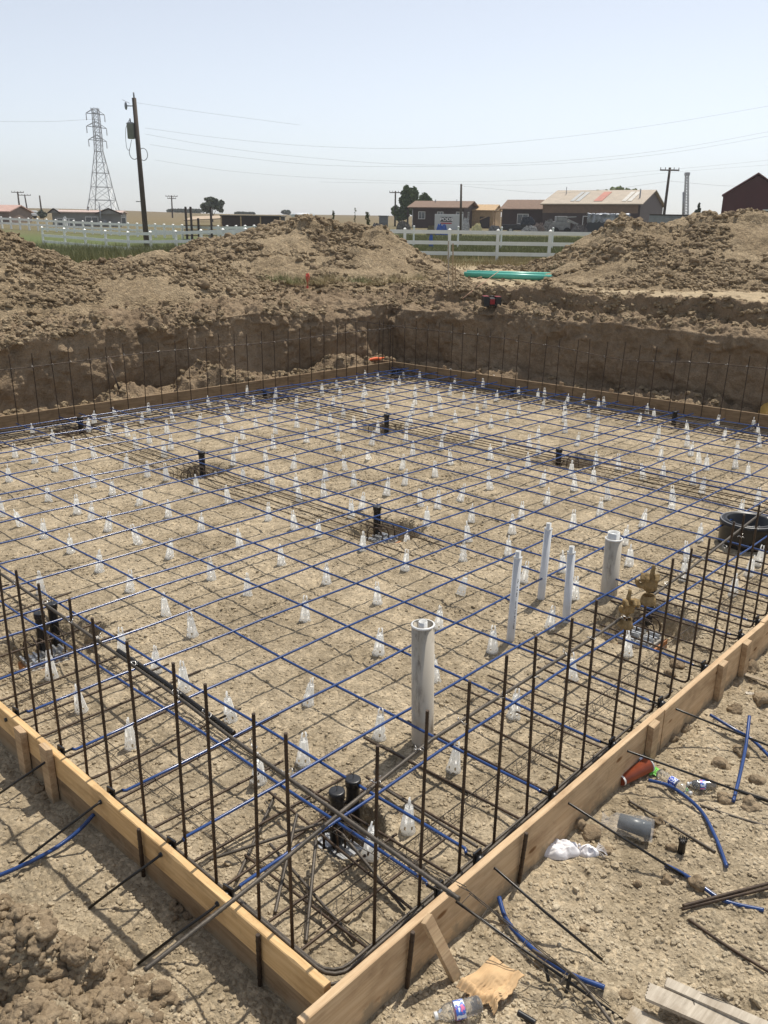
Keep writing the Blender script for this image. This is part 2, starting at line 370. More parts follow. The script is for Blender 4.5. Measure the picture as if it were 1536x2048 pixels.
# the cut faces of the excavation with their ledge
K = Vector((0, 0)); 
ku = (13.48-.0497*12.08)/(1-.0497*.044); kv = vC(ku)
def cutstrip(name, fn, n, m, D):
    s = np.linspace(0, 1, n); t = np.linspace(0, 1, m); SS, T = np.meshgrid(s, t, indexing='ij')
    return fn(SS, T)
def wallsheet(name, side):
    L = ku+5 if side == 'C' else kv+7
    n = int(L/.028); s = np.linspace(-5 if side == 'C' else -7, (ku if side == 'C' else kv)+2.6, int(n*1.1))
    m = 210; t = np.linspace(0, 1, m)
    SS, T = np.meshgrid(s, t, indexing='ij')
    w = fbm(SS*.55, 3.3, oct=3, s=61 if side == 'C' else 67)
    if side == 'C':
        top = 1.22 + .16*sm((SS-3)/6) + .09*w
        tt = [0, .13, .17, .52, .60, .80, 1.0]
        off = [-.95, -.12, .0, .16, .38, 1.7, 3.7]
        zz = [None]
        zt = np.stack([0*SS-.04, .06+.10*(fbm(SS*1.3, 9.1, oct=3, s=71)+.3), .10+0*SS, top-.04, top+.06, .45*top+.55*1.58, 0*SS+1.56], -1)
    else:
        q = sm((SS+5)/5)                                     # ledge fades out past the camera's right
        top = 1.40 + .07*w - .12*sm((6-SS)/6)
        step = (.34+.10*w)*(1-sm((SS-10.8)/.8))
        tt = [0, .11, .15, .46, .53, .66, .72, .86, 1.0]
        off = [-.95, -.12, .0, .15, .35, 1.05, 1.12, 2.2, 3.7]
        zt = np.stack([0*SS-.04, .05+.09*(fbm(SS*1.4, 5.1, oct=3, s=75)+.3), .10+0*SS, top-.05, top+.03, top+.10+.06*w, top+.12+step+.05*w, 0*SS+1.64, 0*SS+1.58], -1)
    O = np.interp(T, tt, off); Zb = np.zeros_like(T)
    for i in range(len(tt)-1):
        f = np.clip((T-tt[i])/(tt[i+1]-tt[i]), 0, 1); sel = (T >= tt[i])
        Zb = np.where(sel, zt[..., i]*(1-f)+zt[..., i+1]*f, Zb)
    hump = (.06+.24*np.maximum(0, fbm(SS*.62, 2.2, oct=3, s=131 if side == 'C' else 141)+.15)*(1.25 if side == 'C' else .9))*sm(T/.06)*(1-sm((T-.10)/.08))
    Zb = Zb + hump*(1+.25*fbm(SS*5, T*40, oct=2, s=151))
    O = O + .16*fbm(SS*1.1, Zb*1.2, 1.7, oct=2, s=81)*sm((T-.12)/.08)*(1-sm((T-.62)/.2))
    if side == 'C': X = SS; Y = vC(SS)+O
    else: Y = SS; X = uD(SS)+O
    # rough 3-d break-up: smooth bucket-scraped face, rough lip and loose soil
    face = sm((T-.14)/.05)*(1-sm((T-(.44 if side == 'D' else .50))/.06)); rough = 1-.72*face
    patch = sm((fbm(SS*1.0, Zb*1.6, 4.4, oct=3, s=91)-.25+.55*sm((Zb-.75)/.6))/.35)
    rough = np.maximum(rough, patch*.85)
    n1 = ridged(X*2.2, Y*2.2, Zb*2.2, oct=3, s=95); n2 = fbm(X*7, Y*7, Zb*7, oct=4, s=99); n3 = fbm(X*26, Y*26, Zb*26, oct=2, s=103)
    dn = rough*(.085*(n1-.6)+.060*n2+.020*n3) + .018*n2*face + .030*fbm(SS*7, Zb*.8, 0, oct=3, s=111)*face + .10*vn(SS*1.1, Zb*1.3, 0, 113)*face
    nx = face + .35*(1-face); nz = (1-face)*.95
    if side == 'C': Y = Y - dn*nx
    else: X = X - dn*nx
    Z = Zb + dn*nz + .05*(1-face)*sm((T-.55)/.1)*fbm(X*1.3, Y*1.3, oct=2, s=115)
    Z = Z - .22*sm((T-.955)/.045)
    # each sheet stops at the corner of the cut
    other = (X-uD(Y)) if side == 'C' else (Y-vC(X))
    mine = (Y-vC(X)) if side == 'C' else (X-uD(Y))
    keep = other < mine + .10
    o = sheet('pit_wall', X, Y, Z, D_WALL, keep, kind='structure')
    return X[:, :], Y, Z, keep, T
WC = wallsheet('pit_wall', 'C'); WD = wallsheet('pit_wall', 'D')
# open ground from the ledge to the horizon
def landmat():
    m, n, l, b = newmat('open_ground'); g = n.new('ShaderNodeNewGeometry').outputs['Position']
    dist = n.new('ShaderNodeVectorMath'); dist.operation = 'DISTANCE'; l.new(g, dist.inputs[0]); dist.inputs[1].default_value = (CAM.x, CAM.y, 2)
    nz = tex(n, l, g, .12, 5, .6); nf = tex(n, l, g, 2.5, 6, .7); nff = tex(n, l, g, 14, 5, .7)
    a = n.new('ShaderNodeMath'); a.operation = 'MULTIPLY_ADD'; l.new(nz.outputs[0], a.inputs[0]); a.inputs[1].default_value = 14; l.new(dist.outputs['Value'], a.inputs[2])
    k = n.new('ShaderNodeMath'); k.operation = 'DIVIDE'; l.new(a.outputs[0], k.inputs[0]); k.inputs[1].default_value = 400
    c = ramp(n, l, k.outputs[0], [(.0, (.37, .29, .19)), (.100, (.40, .32, .21)), (.112, (.15, .15, .07)), (.15, (.10, .125, .045)), (.24, (.12, .145, .055)), (.30, (.16, .14, .075)), (.45, (.19, .15, .085)), (1, (.17, .135, .08))])
    c = mix(n, l, 1.0, c, ramp(n, l, nf.outputs[0], [(.3, (.7, .7, .68)), (.5, (1, 1, 1)), (.7, (1.25, 1.22, 1.15))]), 'MULTIPLY')
    c = mix(n, l, 1.0, c, ramp(n, l, nff.outputs[0], [(.3, (.75, .75, .75)), (.7, (1.2, 1.2, 1.2))]), 'MULTIPLY')
    l.new(c, b.inputs['Base Color']); b.inputs['Roughness'].default_value = .95; b.inputs['Specular IOR Level'].default_value = .1
    p = n.new('ShaderNodeBump'); p.inputs['Strength'].default_value = .8; p.inputs['Distance'].default_value = .08; l.new(nf.outputs[0], p.inputs['Height']); l.new(p.outputs[0], b.inputs['Normal'])
    return m
M_LAND = landmat()
r = np.exp(np.linspace(math.log(10), math.log(4000), 620)); th = np.linspace(R(-62), R(62), 620)
RR, TT = np.meshgrid(r, th, indexing='ij')
X = CAM.x + RR*np.sin(TT)*BX + RR*np.cos(TT)*BY; Y = CAM.y - RR*np.sin(TT)*BY + RR*np.cos(TT)*BX
Z = zg(X, Y) + .05*fbm(X*.5, Y*.5, oct=4, s=121)*sm((60-RR)/30) + .035*fbm(X*3, Y*3, oct=3, s=125)*sm((45-RR)/20) + .6*fbm(X*.012, Y*.012, oct=2, s=127)*sm((RR-200)/200)
sheet('ground', X, Y, Z, M_LAND, doff(X, Y) > 3.0, kind='structure')

# ---------------------------------------------------------------- rocks
def ico(sub):
    t = (1+5**.5)/2
    v = [(-1,t,0),(1,t,0),(-1,-t,0),(1,-t,0),(0,-1,t),(0,1,t),(0,-1,-t),(0,1,-t),(t,0,-1),(t,0,1),(-t,0,-1),(-t,0,1)]
    f = [(0,11,5),(0,5,1),(0,1,7),(0,7,10),(0,10,11),(1,5,9),(5,11,4),(11,10,2),(10,7,6),(7,1,8),(3,9,4),(3,4,2),(3,2,6),(3,6,8),(3,8,9),(4,9,5),(2,4,11),(6,2,10),(8,6,7),(9,8,1)]
    v = [tuple(np.array(p)/np.linalg.norm(p)) for p in v]
    for _ in range(sub):
        c = {}; nf = []
        def mid(a, b):
            k = (min(a, b), max(a, b))
            if k not in c:
                p = (np.array(v[a])+np.array(v[b])); v.append(tuple(p/np.linalg.norm(p))); c[k] = len(v)-1
            return c[k]
        for a, b, d in f:
            x, y, z = mid(a, b), mid(b, d), mid(d, a); nf += [(a, x, z), (b, y, x), (d, z, y), (x, y, z)]
        f = nf
    return np.array(v), np.array(f)
def variants(sub, k, rough, flat=.75):
    V, F = ico(sub); out = []
    for i in range(k):
        o = RNG.uniform(-50, 50, 3); d = 1 + rough*fbm(V[:, 0]*1.3+o[0], V[:, 1]*1.3+o[1], V[:, 2]*1.3+o[2], oct=3, s=i+200)
        out.append(V*d[:, None]*np.array([1, RNG.uniform(.7, 1), flat*RNG.uniform(.75, 1.1)]))
    return out, F
RK0 = variants(0, 10, .35); RK1 = variants(1, 14, .60); RK2 = variants(2, 8, .5); RK3 = variants(3, 6, .5, .85)
def rocks(name, P, size, kit, mat, sink=.25, smooth=False, **k):
    vs, F = kit; n = len(P); nv = len(vs[0]); base = np.stack(vs)[RNG.integers(0, len(vs), n)]
    a = RNG.uniform(0, 6.283, n); b = RNG.normal(0, .35, n); ca, sa, cb, sb = np.cos(a), np.sin(a), np.cos(b), np.sin(b)
    x = base[..., 0]; y = base[..., 1]*cb[:, None] - base[..., 2]*sb[:, None]; z = base[..., 1]*sb[:, None] + base[..., 2]*cb[:, None]
    x2 = x*ca[:, None]-y*sa[:, None]; y2 = x*sa[:, None]+y*ca[:, None]
    s_ = np.asarray(size)[:, None]
    V = np.stack([x2*s_+P[:, 0:1], y2*s_+P[:, 1:2], z*s_+P[:, 2:3]+s_*(.5-sink)*.6], -1).reshape(-1, 3)
    FF = (F[None]+(np.arange(n)*nv)[:, None, None]).reshape(-1, 3)
    return link(name, npmesh(name, V, FF, mat, smooth), **k)
def polar(n, r0, r1, a0, a1, p=1.0):
    r = r0+(r1-r0)*RNG.random(n)**p; t = R(a0)+(R(a1)-R(a0))*RNG.random(n)
    return CAM.x+r*np.sin(t)*BX+r*np.cos(t)*BY, CAM.y-r*np.sin(t)*BY+r*np.cos(t)*BX, r
def sizes(n, lo, hi, p=2.2): return lo+(hi-lo)*RNG.random(n)**p
x, y, r = polar(170000, 1.9, 13, -45, 45, 1.15)
cl = fbm(x*1.1, y*1.1, oct=3, s=300); keep = (RNG.random(len(x)) < .35+.9*cl) | ((y < -.1) & (RNG.random(len(x)) < .75)) | ((r < 8) & (RNG.random(len(x)) < .25))
keep &= doff(x, y) < -.4
onA = (np.abs(x+.02) < .06) & (y > -.05); onB = (np.abs(y+.0) < .06) & (x > -.1)
keep &= ~(onA | onB)
x, y, r = x[keep], y[keep], r[keep]
P = np.stack([x, y, zfloor(x, y)], 1)
rocks('gravel', P, sizes(len(x), .003, .013, 3)*(1+r*.04), RK0, D_GRAVEL, kind='stuff', label='small loose gravel scattered over the pad soil')
x, y, r = polar(6500, 1.9, 16, -45, 48, 1.0)
k_ = (doff(x, y) < -.5) & ((y < -.06) | (x < -.1) | (RNG.random(len(x)) < .38)) & ~((np.abs(x) < .09) & (y > -.1)) & ~((np.abs(y) < .09) & (x > -.1))
x, y = x[k_], y[k_]
rocks('pebbles', np.stack([x, y, zfloor(x, y)], 1), sizes(len(x), .009, .026, 3), RK1, D_GRAVEL, kind='stuff', label='pale pebbles and crumbs of soil on the ground')
# larger clods beside the forms and on the heap in the left foreground
pts = []
for (px, py, s) in [(75,1578,.035),(95,1585,.03),(105,1575,.022),(88,1592,.02),(345,1812,.03),(358,1822,.026),(375,1835,.022),(352,1838,.02),(390,1850,.03),
        (1345,1470,.05),(1325,1482,.035),(1395,1400,.07),(1440,1530,.05),(1480,1500,.05),(1500,1340,.06),(1380,1565,.03),(1420,1570,.045),(1180,1665,.05),(1160,1650,.045),(1140,1640,.04),(1240,1500,.02),
        (1390,1770,.04),(1335,1760,.03),(1300,1660,.035),(1320,1645,.03),(1450,1600,.045),(1500,1620,.05),(1010,1840,.025),(1085,1920,.03),(1250,1995,.03),(1340,1700,.03),(1510,1560,.05),(1470,1420,.05),(1520,1400,.06),
        (640,1690,.04),(655,1688,.03),(1170,1855,.02),(1275,1760,.025),(1215,1700,.03),(1265,1480,.03),(1352,1330,.05),(1340,1345,.04),(1370,1452,.04)]:
    p = at(px, py, .01); pts.append((p.x, p.y, float(zfloor(np.array([p.x]), np.array([p.y]))[0]), s))
pts = np.array(pts)
rocks('loose_stones', pts[:, :3], pts[:, 3], RK2, D_CLOD, smooth=True, kind='stuff', label='fist sized clods lying beside the form boards')
hx = []; 
for (p, r_, h) in HEAP:
    n_ = int(900*r_*r_/.25)
    a = RNG.uniform(0, 6.28, n_); q = r_*RNG.random(n_)**.6; hx.append(np.stack([p.x+q*np.cos(a), p.y+q*np.sin(a)], 1))
hx = np.concatenate(hx); P = np.stack([hx[:, 0], hx[:, 1], zfloor(hx[:, 0], hx[:, 1])], 1)
k_ = hx[:, 0] < -.32; P = P[k_]
rocks('heap_clods', P, sizes(len(P), .005, .045, 3.0), RK2, D_CLOD, .7, smooth=True, kind='stuff', label='crumbly clods covering the soil heap in the left foreground')
# rubble at the foot and on the lip of the cut
for W_, nm, lab in ((WC, 'C', 'left'), (WD, 'D', 'right')):
    X, Y, Z, kp, T = W_
    i = RNG.integers(0, X.size, 60000); x, y, z, t, kk = X.ravel()[i], Y.ravel()[i], Z.ravel()[i], T.ravel()[i], kp.ravel()[i]
    cl = fbm(x*.9, y*.9, oct=3, s=310)
    f = kk & (t < .15) & (t > .02) & (RNG.random(len(x)) < .35+.8*cl)
    rocks('rubble', np.stack([x, y, z], 1)[f][:4200], sizes(min(4200, f.sum()), .008, .075, 4.0), RK1, D_MOUND, kind='stuff', label='loose rubble at the foot of the %s earth wall' % lab)
    f = kk & (t > .5) & (RNG.random(len(x)) < .5+.6*cl)
    rocks('lip_clods', np.stack([x, y, z], 1)[f][:9000], sizes(min(9000, f.sum()), .010, .085, 3.2), RK1, D_MOUND, .5, kind='stuff', label='clods along the broken lip of the %s earth wall' % lab)
# ---------------------------------------------------------------- spoil mounds
def mound(pts, D, wf, wb, seed, label, nclod, clod=.09, step=.045, rough=1.0):
    cxs = []; tops = []
    for px, py in pts:
        p = far(px, py, D); a, b = camxy(p.x, p.y); cxs.append(a); tops.append(p.z)
    x0, x1 = min(cxs), max(cxs)
    xs = np.arange(x0-1.6, x1+1.6, step); ys = np.arange(D-wf*1.15, D+wb*1.1, step*1.15)
    XX, YY = np.meshgrid(xs, ys, indexing='ij')
    wx = CAM.x+XX*BX+YY*BY; wy = CAM.y-XX*BY+YY*BX
    g = zg(wx, wy)
    cx2 = [cxs[0]-1.6] + cxs + [cxs[-1]+1.6]; tp2 = [.6] + tops + [.6]
    top = np.interp(XX + .25*fbm(XX*.9, YY*.9, oct=2, s=seed), cx2, tp2)
    w = np.where(YY < D, wf, wb); t = np.abs(YY-D)/w + .07*fbm(XX*.8, YY*.8, oct=3, s=seed+3)
    prof = np.clip(1-t, -.3, 1); prof = np.where(prof > .85, .85+.15*(1-((1-prof)/.15)**2*.5-.0)-.0, prof)
    prof = np.clip(prof, -.3, 1.0)
    h = (top-g)*prof*sm((doff(wx, wy)-.8)/1.3)
    z = g - .25 + np.where(h > -.3, np.maximum(h+.25, 0), 0) - .45*(1-sm((doff(wx, wy)-.9)/1.0))
    z = z + rough*(.13*fbm(wx*.9, wy*.9, oct=3, s=seed+5) + .055*ridged(wx*3.2, wy*3.2, oct=3, s=seed+9)*.6 + .02*fbm(wx*15, wy*15, oct=2, s=seed+15))*np.clip(h*2+.2, 0, 1)
    ok = (doff(wx, wy) > 1.0)
    o = sheet('dirt_mound', wx, wy, z, D_MOUND, ok, kind='structure', label=label)
    dens = .5+.9*fbm(wx*.75, wy*.75, oct=3, s=seed+31)
    f = np.argwhere((z > g+.02) & ok & (RNG.random(z.shape) < dens)); f = f[RNG.integers(0, len(f), nclod)]
    P = np.stack([wx[f[:, 0], f[:, 1]], wy[f[:, 0], f[:, 1]], z[f[:, 0], f[:, 1]]], 1); P[:, :2] += RNG.normal(0, .02, (nclod, 2))
    rocks('mound_clods', P, sizes(nclod, .010, clod*1.0, 5.0), RK1, D_MOUND, .35, kind='stuff', label='clods on the '+label)
    k2 = nclod//110
    rocks('mound_clods', P[:k2]+np.array([0, 0, .02]), sizes(k2, .05, clod*1.35, 1.8), RK2, D_CLOD, .35, smooth=True, kind='stuff', label='big dark clods on the '+label)
mound([(240, 548), (300, 525), (380, 492), (450, 470), (520, 456), (600, 440), (650, 446), (720, 449), (765, 455), (800, 482), (860, 520), (905, 542)], 27, 5.2, 4, 400, 'wide soil mound in front of the white fence, left of centre', 30000, .12)
mound([(1085, 535), (1105, 520), (1150, 494), (1200, 464), (1250, 436), (1290, 452), (1340, 452), (1400, 428), (1440, 434), (1536, 428), (1750, 420)], 28.5, 5.6, 4, 430, 'tall soil mound rising to the right edge of the photo', 30000, .12)
mound([(60, 585), (130, 552), (170, 535), (250, 515), (335, 498), (400, 518), (450, 550), (520, 578)], 20.5, 3.6, 3, 460, 'low clay mound behind the left earth wall', 15000, .09)
mound([(-220, 435), (0, 465), (40, 490), (90, 520), (150, 555), (230, 585)], 18, 3.0, 4, 490, 'soil mound cut by the left edge of the photo', 15000, .09)
#mound([(960, 560), (1010, 548), (1060, 556), (1110, 568)], 22.3, .9, .8, 520, 'small ridge of crumbled soil in front of the teal pipes', 1200, .06)
x, y, r = polar(6000, 17, 36, -30, 30); k_ = doff(x, y) > 2.5
x, y = x[k_], y[k_]; rocks('field_clods', np.stack([x, y, zg(x, y)], 1), sizes(len(x), .01, .09, 3.5), RK1, D_MOUND, .4, kind='stuff', label='scattered clods on the bare ground beyond the pit')
# ================================================================ forms
def ground_z(x, y): return float(zfloor(np.array([float(x)]), np.array([float(y)]))[0])
ORD = ['first','second','third','fourth','fifth','sixth','seventh','eighth','ninth','tenth','eleventh','twelfth','thirteenth','fourteenth','fifteenth','sixteenth','seventeenth','eighteenth','nineteenth','twentieth',
       'twenty-first','twenty-second','twenty-third','twenty-fourth','twenty-fifth','twenty-sixth','twenty-seventh','twenty-eighth','twenty-ninth','thirtieth','thirty-first','thirty-second','thirty-third','thirty-fourth','thirty-fifth','thirty-sixth','thirty-seventh','thirty-eighth','thirty-ninth','fortieth','forty-first','forty-second','forty-third']
def plank(p, q, z0, z1, th, mat, label, name='form_board', chip=0, grp='form boards round the pad'):
    p, q = Vector(p), Vector(q); L = (q-p).length; a = math.atan2(q.y-p.y, q.x-p.x)
    n = max(4, int(L/.06)); mb = MB(); rows = []
    for i in range(n+1):
        x = L*i/n; wv = .0022*vn(x*1.7, z0*9, th, 5)
        c = chip*max(0, float(vn(x*6, 1.1, 3, 9))-.15) if chip else 0
        d = .003+.002*float(vn(x*9, 2, 2, 4))
        w0, w1 = -th/2+wv, th/2+wv
        rows.append([(x, w0, z0), (x, w0, z1-d-c*2.2), (x, w0+d+c*.9, z1-c*.2), (x, w1-.004, z1), (x, w1, z1-.004), (x, w1, z0)])
    for i in range(n):
        b = len(mb.v); k = 6
        if i == 0: mb.v += rows[0]
        base = i*k; mb.v += rows[i+1]
        for j in range(k): mb.f.append((base+j, base+(j+1) % k, base+k+(j+1) % k, base+k+j)); mb.sm.append(False)
    mb.f.append(tuple(range(5, -1, -1))); mb.f.append(tuple(n*6+j for j in range(6))); mb.sm += [False, False]
    return mb.build(name, mat, loc=(p.x, p.y, 0), rz=a, label=label, category='form board', group=grp)
th_ = .038
vc0 = lambda u: vC(u)-.98
ud0 = lambda v_: uD(v_)-1.0
# left-hand form (along x = 0): two planks on edge, the upper one newer. Outer face towards -x.
plank((.019, 6.2), (.019, .02), .142, .286, th_, M_WOOD, 'upper yellow plank with a splintered edge, on the left form, nearest the front corner', chip=.012)
plank((.019, 11.6), (.019, 6.204), .142, .284, th_, M_WOOD, 'upper plank of the left form beyond the photo edge')
plank((.022, 6.6), (.022, .02), -.06, .139, th_, M_WOODD, 'lower brown stained plank under the yellow one at the front corner')
plank((.022, 11.6), (.022, 6.604), -.06, .139, th_, M_WOODD, 'lower stained plank of the left form beyond the photo edge')
# right-hand form (along y = 0), outer face towards -y
plank((-.16, -.019), (2.82, -.019), -.05, .286, th_, M_WOODB, 'pale plank on edge running right from the front corner')
plank((2.826, -.022), (4.50, -.022), -.05, .283, th_, M_WOODB, 'short plank between the steel stake and the wooden stakes at right')
plank((4.506, -.017), (12.5, -.014), -.05, .287, th_, M_WOODB, 'long plank leading to the right edge of the photo')
x2 = 12.2
for i, (a, b) in enumerate(((-.5, 3.9), (3.905, 8.4), (8.405, 12.0))):
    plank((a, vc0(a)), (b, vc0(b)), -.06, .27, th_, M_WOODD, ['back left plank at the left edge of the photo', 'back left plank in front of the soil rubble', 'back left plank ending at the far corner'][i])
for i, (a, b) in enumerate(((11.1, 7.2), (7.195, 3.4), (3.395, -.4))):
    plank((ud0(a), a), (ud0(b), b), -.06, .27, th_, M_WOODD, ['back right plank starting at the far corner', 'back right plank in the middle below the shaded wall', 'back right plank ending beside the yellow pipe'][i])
# stakes
def wood_stake(x, y, rz, h, w=.085, t=.038, label='', lean=(0, 0)):
    mb = MB(); z0 = -.12
    mb.add([(-w/2, -t/2, z0), (w/2, -t/2, z0), (w/2, t/2, z0), (-w/2, t/2, z0), (-w/2-.002, -t/2, h-.012), (w/2, -t/2-.001, h-.004), (w/2+.001, t/2, h), (-w/2, t/2+.002, h-.003)],
           [(0,3,2,1),(4,5,6,7),(0,1,5,4),(1,2,6,5),(2,3,7,6),(3,0,4,7)])
    o = mb.build('wooden_stake', M_STAKE, loc=(x, y, 0), bevel=.003, label=label, category='wooden stake', group='stakes holding the form boards')
    o.rotation_euler = (lean[0], lean[1], rz); return o
def steel_stake(x, y, h, label, lean=(0, 0)):
    mb = MB(); mb.tube([(0, 0, -.1), (0, 0, h-.008), (0, 0, h)], .011, 10, rads=[.0105, .0105, .009])
    for k in range(5): mb.tube([(0, 0, .05+k*.05), (0, 0, .054+k*.05)], .0118, 10)
    o = mb.build('steel_stake', M_REBAR, loc=(x, y, 0), label=label, category='steel stake', group='stakes holding the form boards'); o.rotation_euler = (lean[0], lean[1], 0); return o
wood_stake(-.022, 2.57, R(90), .30, label='leftmost wooden stake outside the left form')
wood_stake(-.022, 2.24, R(90), .335, label='wooden stake taller than its form board, near the left edge', lean=(0, R(2)))
p = at(299, 1752); steel_stake(-.014, p.y+.0, .31, 'upright steel stake outside the left form board', (R(1), R(-1)))
p = at(540, 1958); steel_stake(-.014, p.y, .285, 'upright steel stake outside the left form nearest the front corner')
for px, py, l_ in ((797, 1962, 'steel stake outside the right form nearest the front corner'), (1015, 1752, 'steel stake beside the white sack on the right form')):
    p = at(px, py); steel_stake(p.x, -.051, .30, l_, (R(2), R(3)))
for px, l_ in ((1308, 'wooden stake beside the clear bottle at the right form'), (1443, 'wooden stake in the middle of the right form'), (1492, 'wooden stake closest to the right edge of the photo')):
    d = ray(px, 1450 if px < 1400 else (1350 if px < 1460 else 1300)); t = (-.06-CAM.y)/d.y; q = CAM+d*t
    wood_stake(q.x, -.061, R(2), .288, label=l_)
for px, py in ((865, 742), (930, 752), (1225, 785), (1120, 772), (795, 722)):
    d = ray(px, py); 
    q = at(px, py+6, .2); wood_stake(ud0(q.y)+.04, q.y, R(90), .33, w=.07, label='short stake end behind the back right form board, '+{865: 'second from the far corner', 930: 'third from the far corner', 1225: 'closest to the yellow pipe', 1120: 'between dry rubble heaps', 795: 'right at the far corner'}[px])
wood_stake(3.1 , vc0(3.1)+.04, 0, .34, label='short stake end behind the back left form board')
# leaning brace at the right form
mb = MB(); a, b = at(826, 1818, .33), at(915, 1962, .0); a.y = -.075; mb.bar(a, b, .055, .025, (0, -1, .5))
mb.build('wood_brace', M_STAKE, bevel=.002, label='short wooden offcut leaning against the right form near the corner', category='wood offcut')

# ================================================================ upright bars
def ribbed(pts, r, pitch=.011, n=7):
    out = []; rads = []
    for a, b in zip(pts[:-1], pts[1:]):
        a, b = Vector(a), Vector(b); m = max(1, int((b-a).length/pitch*2))
        for i in range(m):
            out.append(a.lerp(b, i/m)); rads.append(r*(1.10 if len(out) % 2 else .96))
    out.append(Vector(pts[-1])); rads.append(r)
    return out, rads
def dowel_mesh(leg, r=.0077, h=1.19):
    pts = [(0, 0, h)] + [(0, 0, .10)] + [(.035*(1-math.cos(a)), 0, .065+.035*(1-math.sin(a))-.0) for a in [0, .5, 1.0, 1.4]]
    pts = [(0, 0, h), (0, 0, .11), (.005, 0, .085), (.02, 0, .068), (.045, 0, .062), (leg, 0, .06)]
    p, rd = ribbed(pts, r, .016)
    mb = MB(); mb.tube(p, r, 6, rads=rd); return mb.mesh('upright_bar', M_REBAR)
DM = [dowel_mesh(1.1), dowel_mesh(.9), dowel_mesh(1.2)]
def dowel(x, y, rz, label, k=0, hz=1.0, lean=(0, 0), cat='rebar upright', grp='upright bars along the forms'):
    o = link('upright_bar', DM[k % 3], loc=(x, y, 0), label=label, category=cat, group=grp)
    o.rotation_euler = (lean[0], lean[1], rz); o.scale = (1, 1, hz); return o
TIES = []
A_base = [(u_, v_) for u_, v_ in zip([.21]*11, [3.35, 3.02, 2.76, 2.44, 2.15, 1.88, 1.54, 1.18, .93, .61, .38])]
ys = [b[1] for b in A_base][::-1]; yy = 3.65
while yy < 10.9: ys.append(yy); yy += .305
SIDEN = {'A': 'left form', 'B': 'right form', 'C': 'back left form', 'D': 'back right form'}
A_X = .15
for i, y in enumerate(ys):
    if y > 5.2: break
    dowel(A_X, y, R(0)+random.gauss(0, .03), 'rusty bent upright bar, %s from the front corner along the left form' % ORD[i], i, 1.0+random.gauss(0, .008), (random.gauss(0, .012), random.gauss(0, .010)))
    TIES.append((A_X, y, .99))
xb = [.41, .71, 1.01, 1.30, 1.60, 1.90, 2.17, 2.52, 2.79, 3.07, 3.32, 3.62, 3.97, 4.24, 4.53, 4.82]
while xb[-1] < 8.6: xb.append(xb[-1]+.30)
for i, x in enumerate(xb):
    h = .985 + random.gauss(0, .008)
    if i == 0: h = .935
    if i in (7, 8): h = .80 if i == 7 else .82
    dowel(x, .14, R(90)+random.gauss(0, .03), 'rusty bent upright bar, %s from the front corner along the right form' % ORD[i], i+1, h, (random.gauss(0, .010), random.gauss(0, .012)))
    TIES.append((x, .14, .94))
x = -.2; i = 0; xc = []
while x < 11.9: xc.append(x); x += .305
for i, x in enumerate(reversed(xc)):
    dowel(x+random.gauss(0, .015), vc0(x)-.14, R(-90)+random.gauss(0, .03), 'rusty upright bar, %s from the far corner along the back left form' % ORD[i], i, 1.0+random.gauss(0, .012), (random.gauss(0, .012), random.gauss(0, .012)))
y = 10.75; yd = []
while y > -.2: yd.append(y); y -= .305
for i, y in enumerate(yd):
    dowel(ud0(y)-.14, y+random.gauss(0, .015), R(180)+random.gauss(0, .03), 'rusty upright bar, %s from the far corner along the back right form' % ORD[i], i, 1.0+random.gauss(0, .02), (random.gauss(0, .012), R(-1.0)+random.gauss(0, .02)))
# long level bars tied to the uprights
def tie_mesh():
    mb = MB(); mb.tube([(.016*math.cos(a), .013*math.sin(a), .006*math.sin(2*a)) for a in [k*.785 for k in range(9)]], .0022, 5, cap=False)
    mb.tube([(.016, 0, 0), (.024, .01, .012), (.03, .004, .02)], .002, 5); mb.tube([(.016, 0, 0), (.028, -.008, .002), (.03, -.015, -.004)], .002, 5); return mb.mesh('tie_wire', M_TIE)
TIE = tie_mesh()
def level_bar(pts, r, label, ties, mat=None, rib=True, name='level_bar', cat='rebar'):
    mb = MB()
    if rib: p, rd = ribbed(pts, r, .018); mb.tube(p, r, 7, rads=rd)
    else: mb.tube(pts, r, 7)
    o = mb.build(name, mat or M_REBAR, label=label, category=cat, group='level bars tied to the uprights')
    for t in ties[:95]:
        c = link('tie_wire', TIE, o, t); c.rotation_euler = (random.uniform(-.6, .6), random.uniform(-.6, .6), random.uniform(0, 6.28)); c.scale = (1, 1, 1)
    return o
level_bar([(.17, 5.3, 1.10), (.17, 3.0, 1.08), (.17, 1.69, 1.035), (.168, 1.1, 1.01), (.17, .77, .98), (.17, .09, .95), (.17, -.48, .925)], .0085, 'dark level bar tied to the left uprights and poking out over the right form', [(.16, y, 1.0+.035*y) for y in ys if y < 5.2], M_REBAR2)
level_bar([(.185, 1.72, 1.045), (.186, 1.3, 1.03), (.187, .78, .992)], .0115, 'thick black lap bar doubling the left level bar', [], M_STRAND)
level_bar([(-.66, .165, .78), (-.1, .165, .84), (.21, .165, .885), (.79, .165, .955), (1.27, .165, .95), (2.27, .165, .94), (3.4, .165, .985), (4.0, .165, 1.03), (4.7, .165, 1.08), (8.6, .165, 1.08)], .0085, 'level bar tied to the right uprights and poking out over the left form', [(x, .155, .95 if x < 3 else 1.0) for x in xb], M_REBAR2)
cb = [(x, vc0(x)-.16+.0, 1.0+.018*math.sin(x*1.3)) for x in [-.3+.62*i for i in range(20)]] + [(12.3, vc0(12.3)-.16, 1.06)]
level_bar(cb, .007, 'thin level bar strung along the back left uprights', [(x, vc0(x)-.15, 1.0+.018*math.sin(x*1.3)) for x in xc], rib=False)
hz_ = lambda y: 1.02 + (.03 if y > 7.5 else 0) - .12*math.exp(-((y-5.2)/1.0)**2)
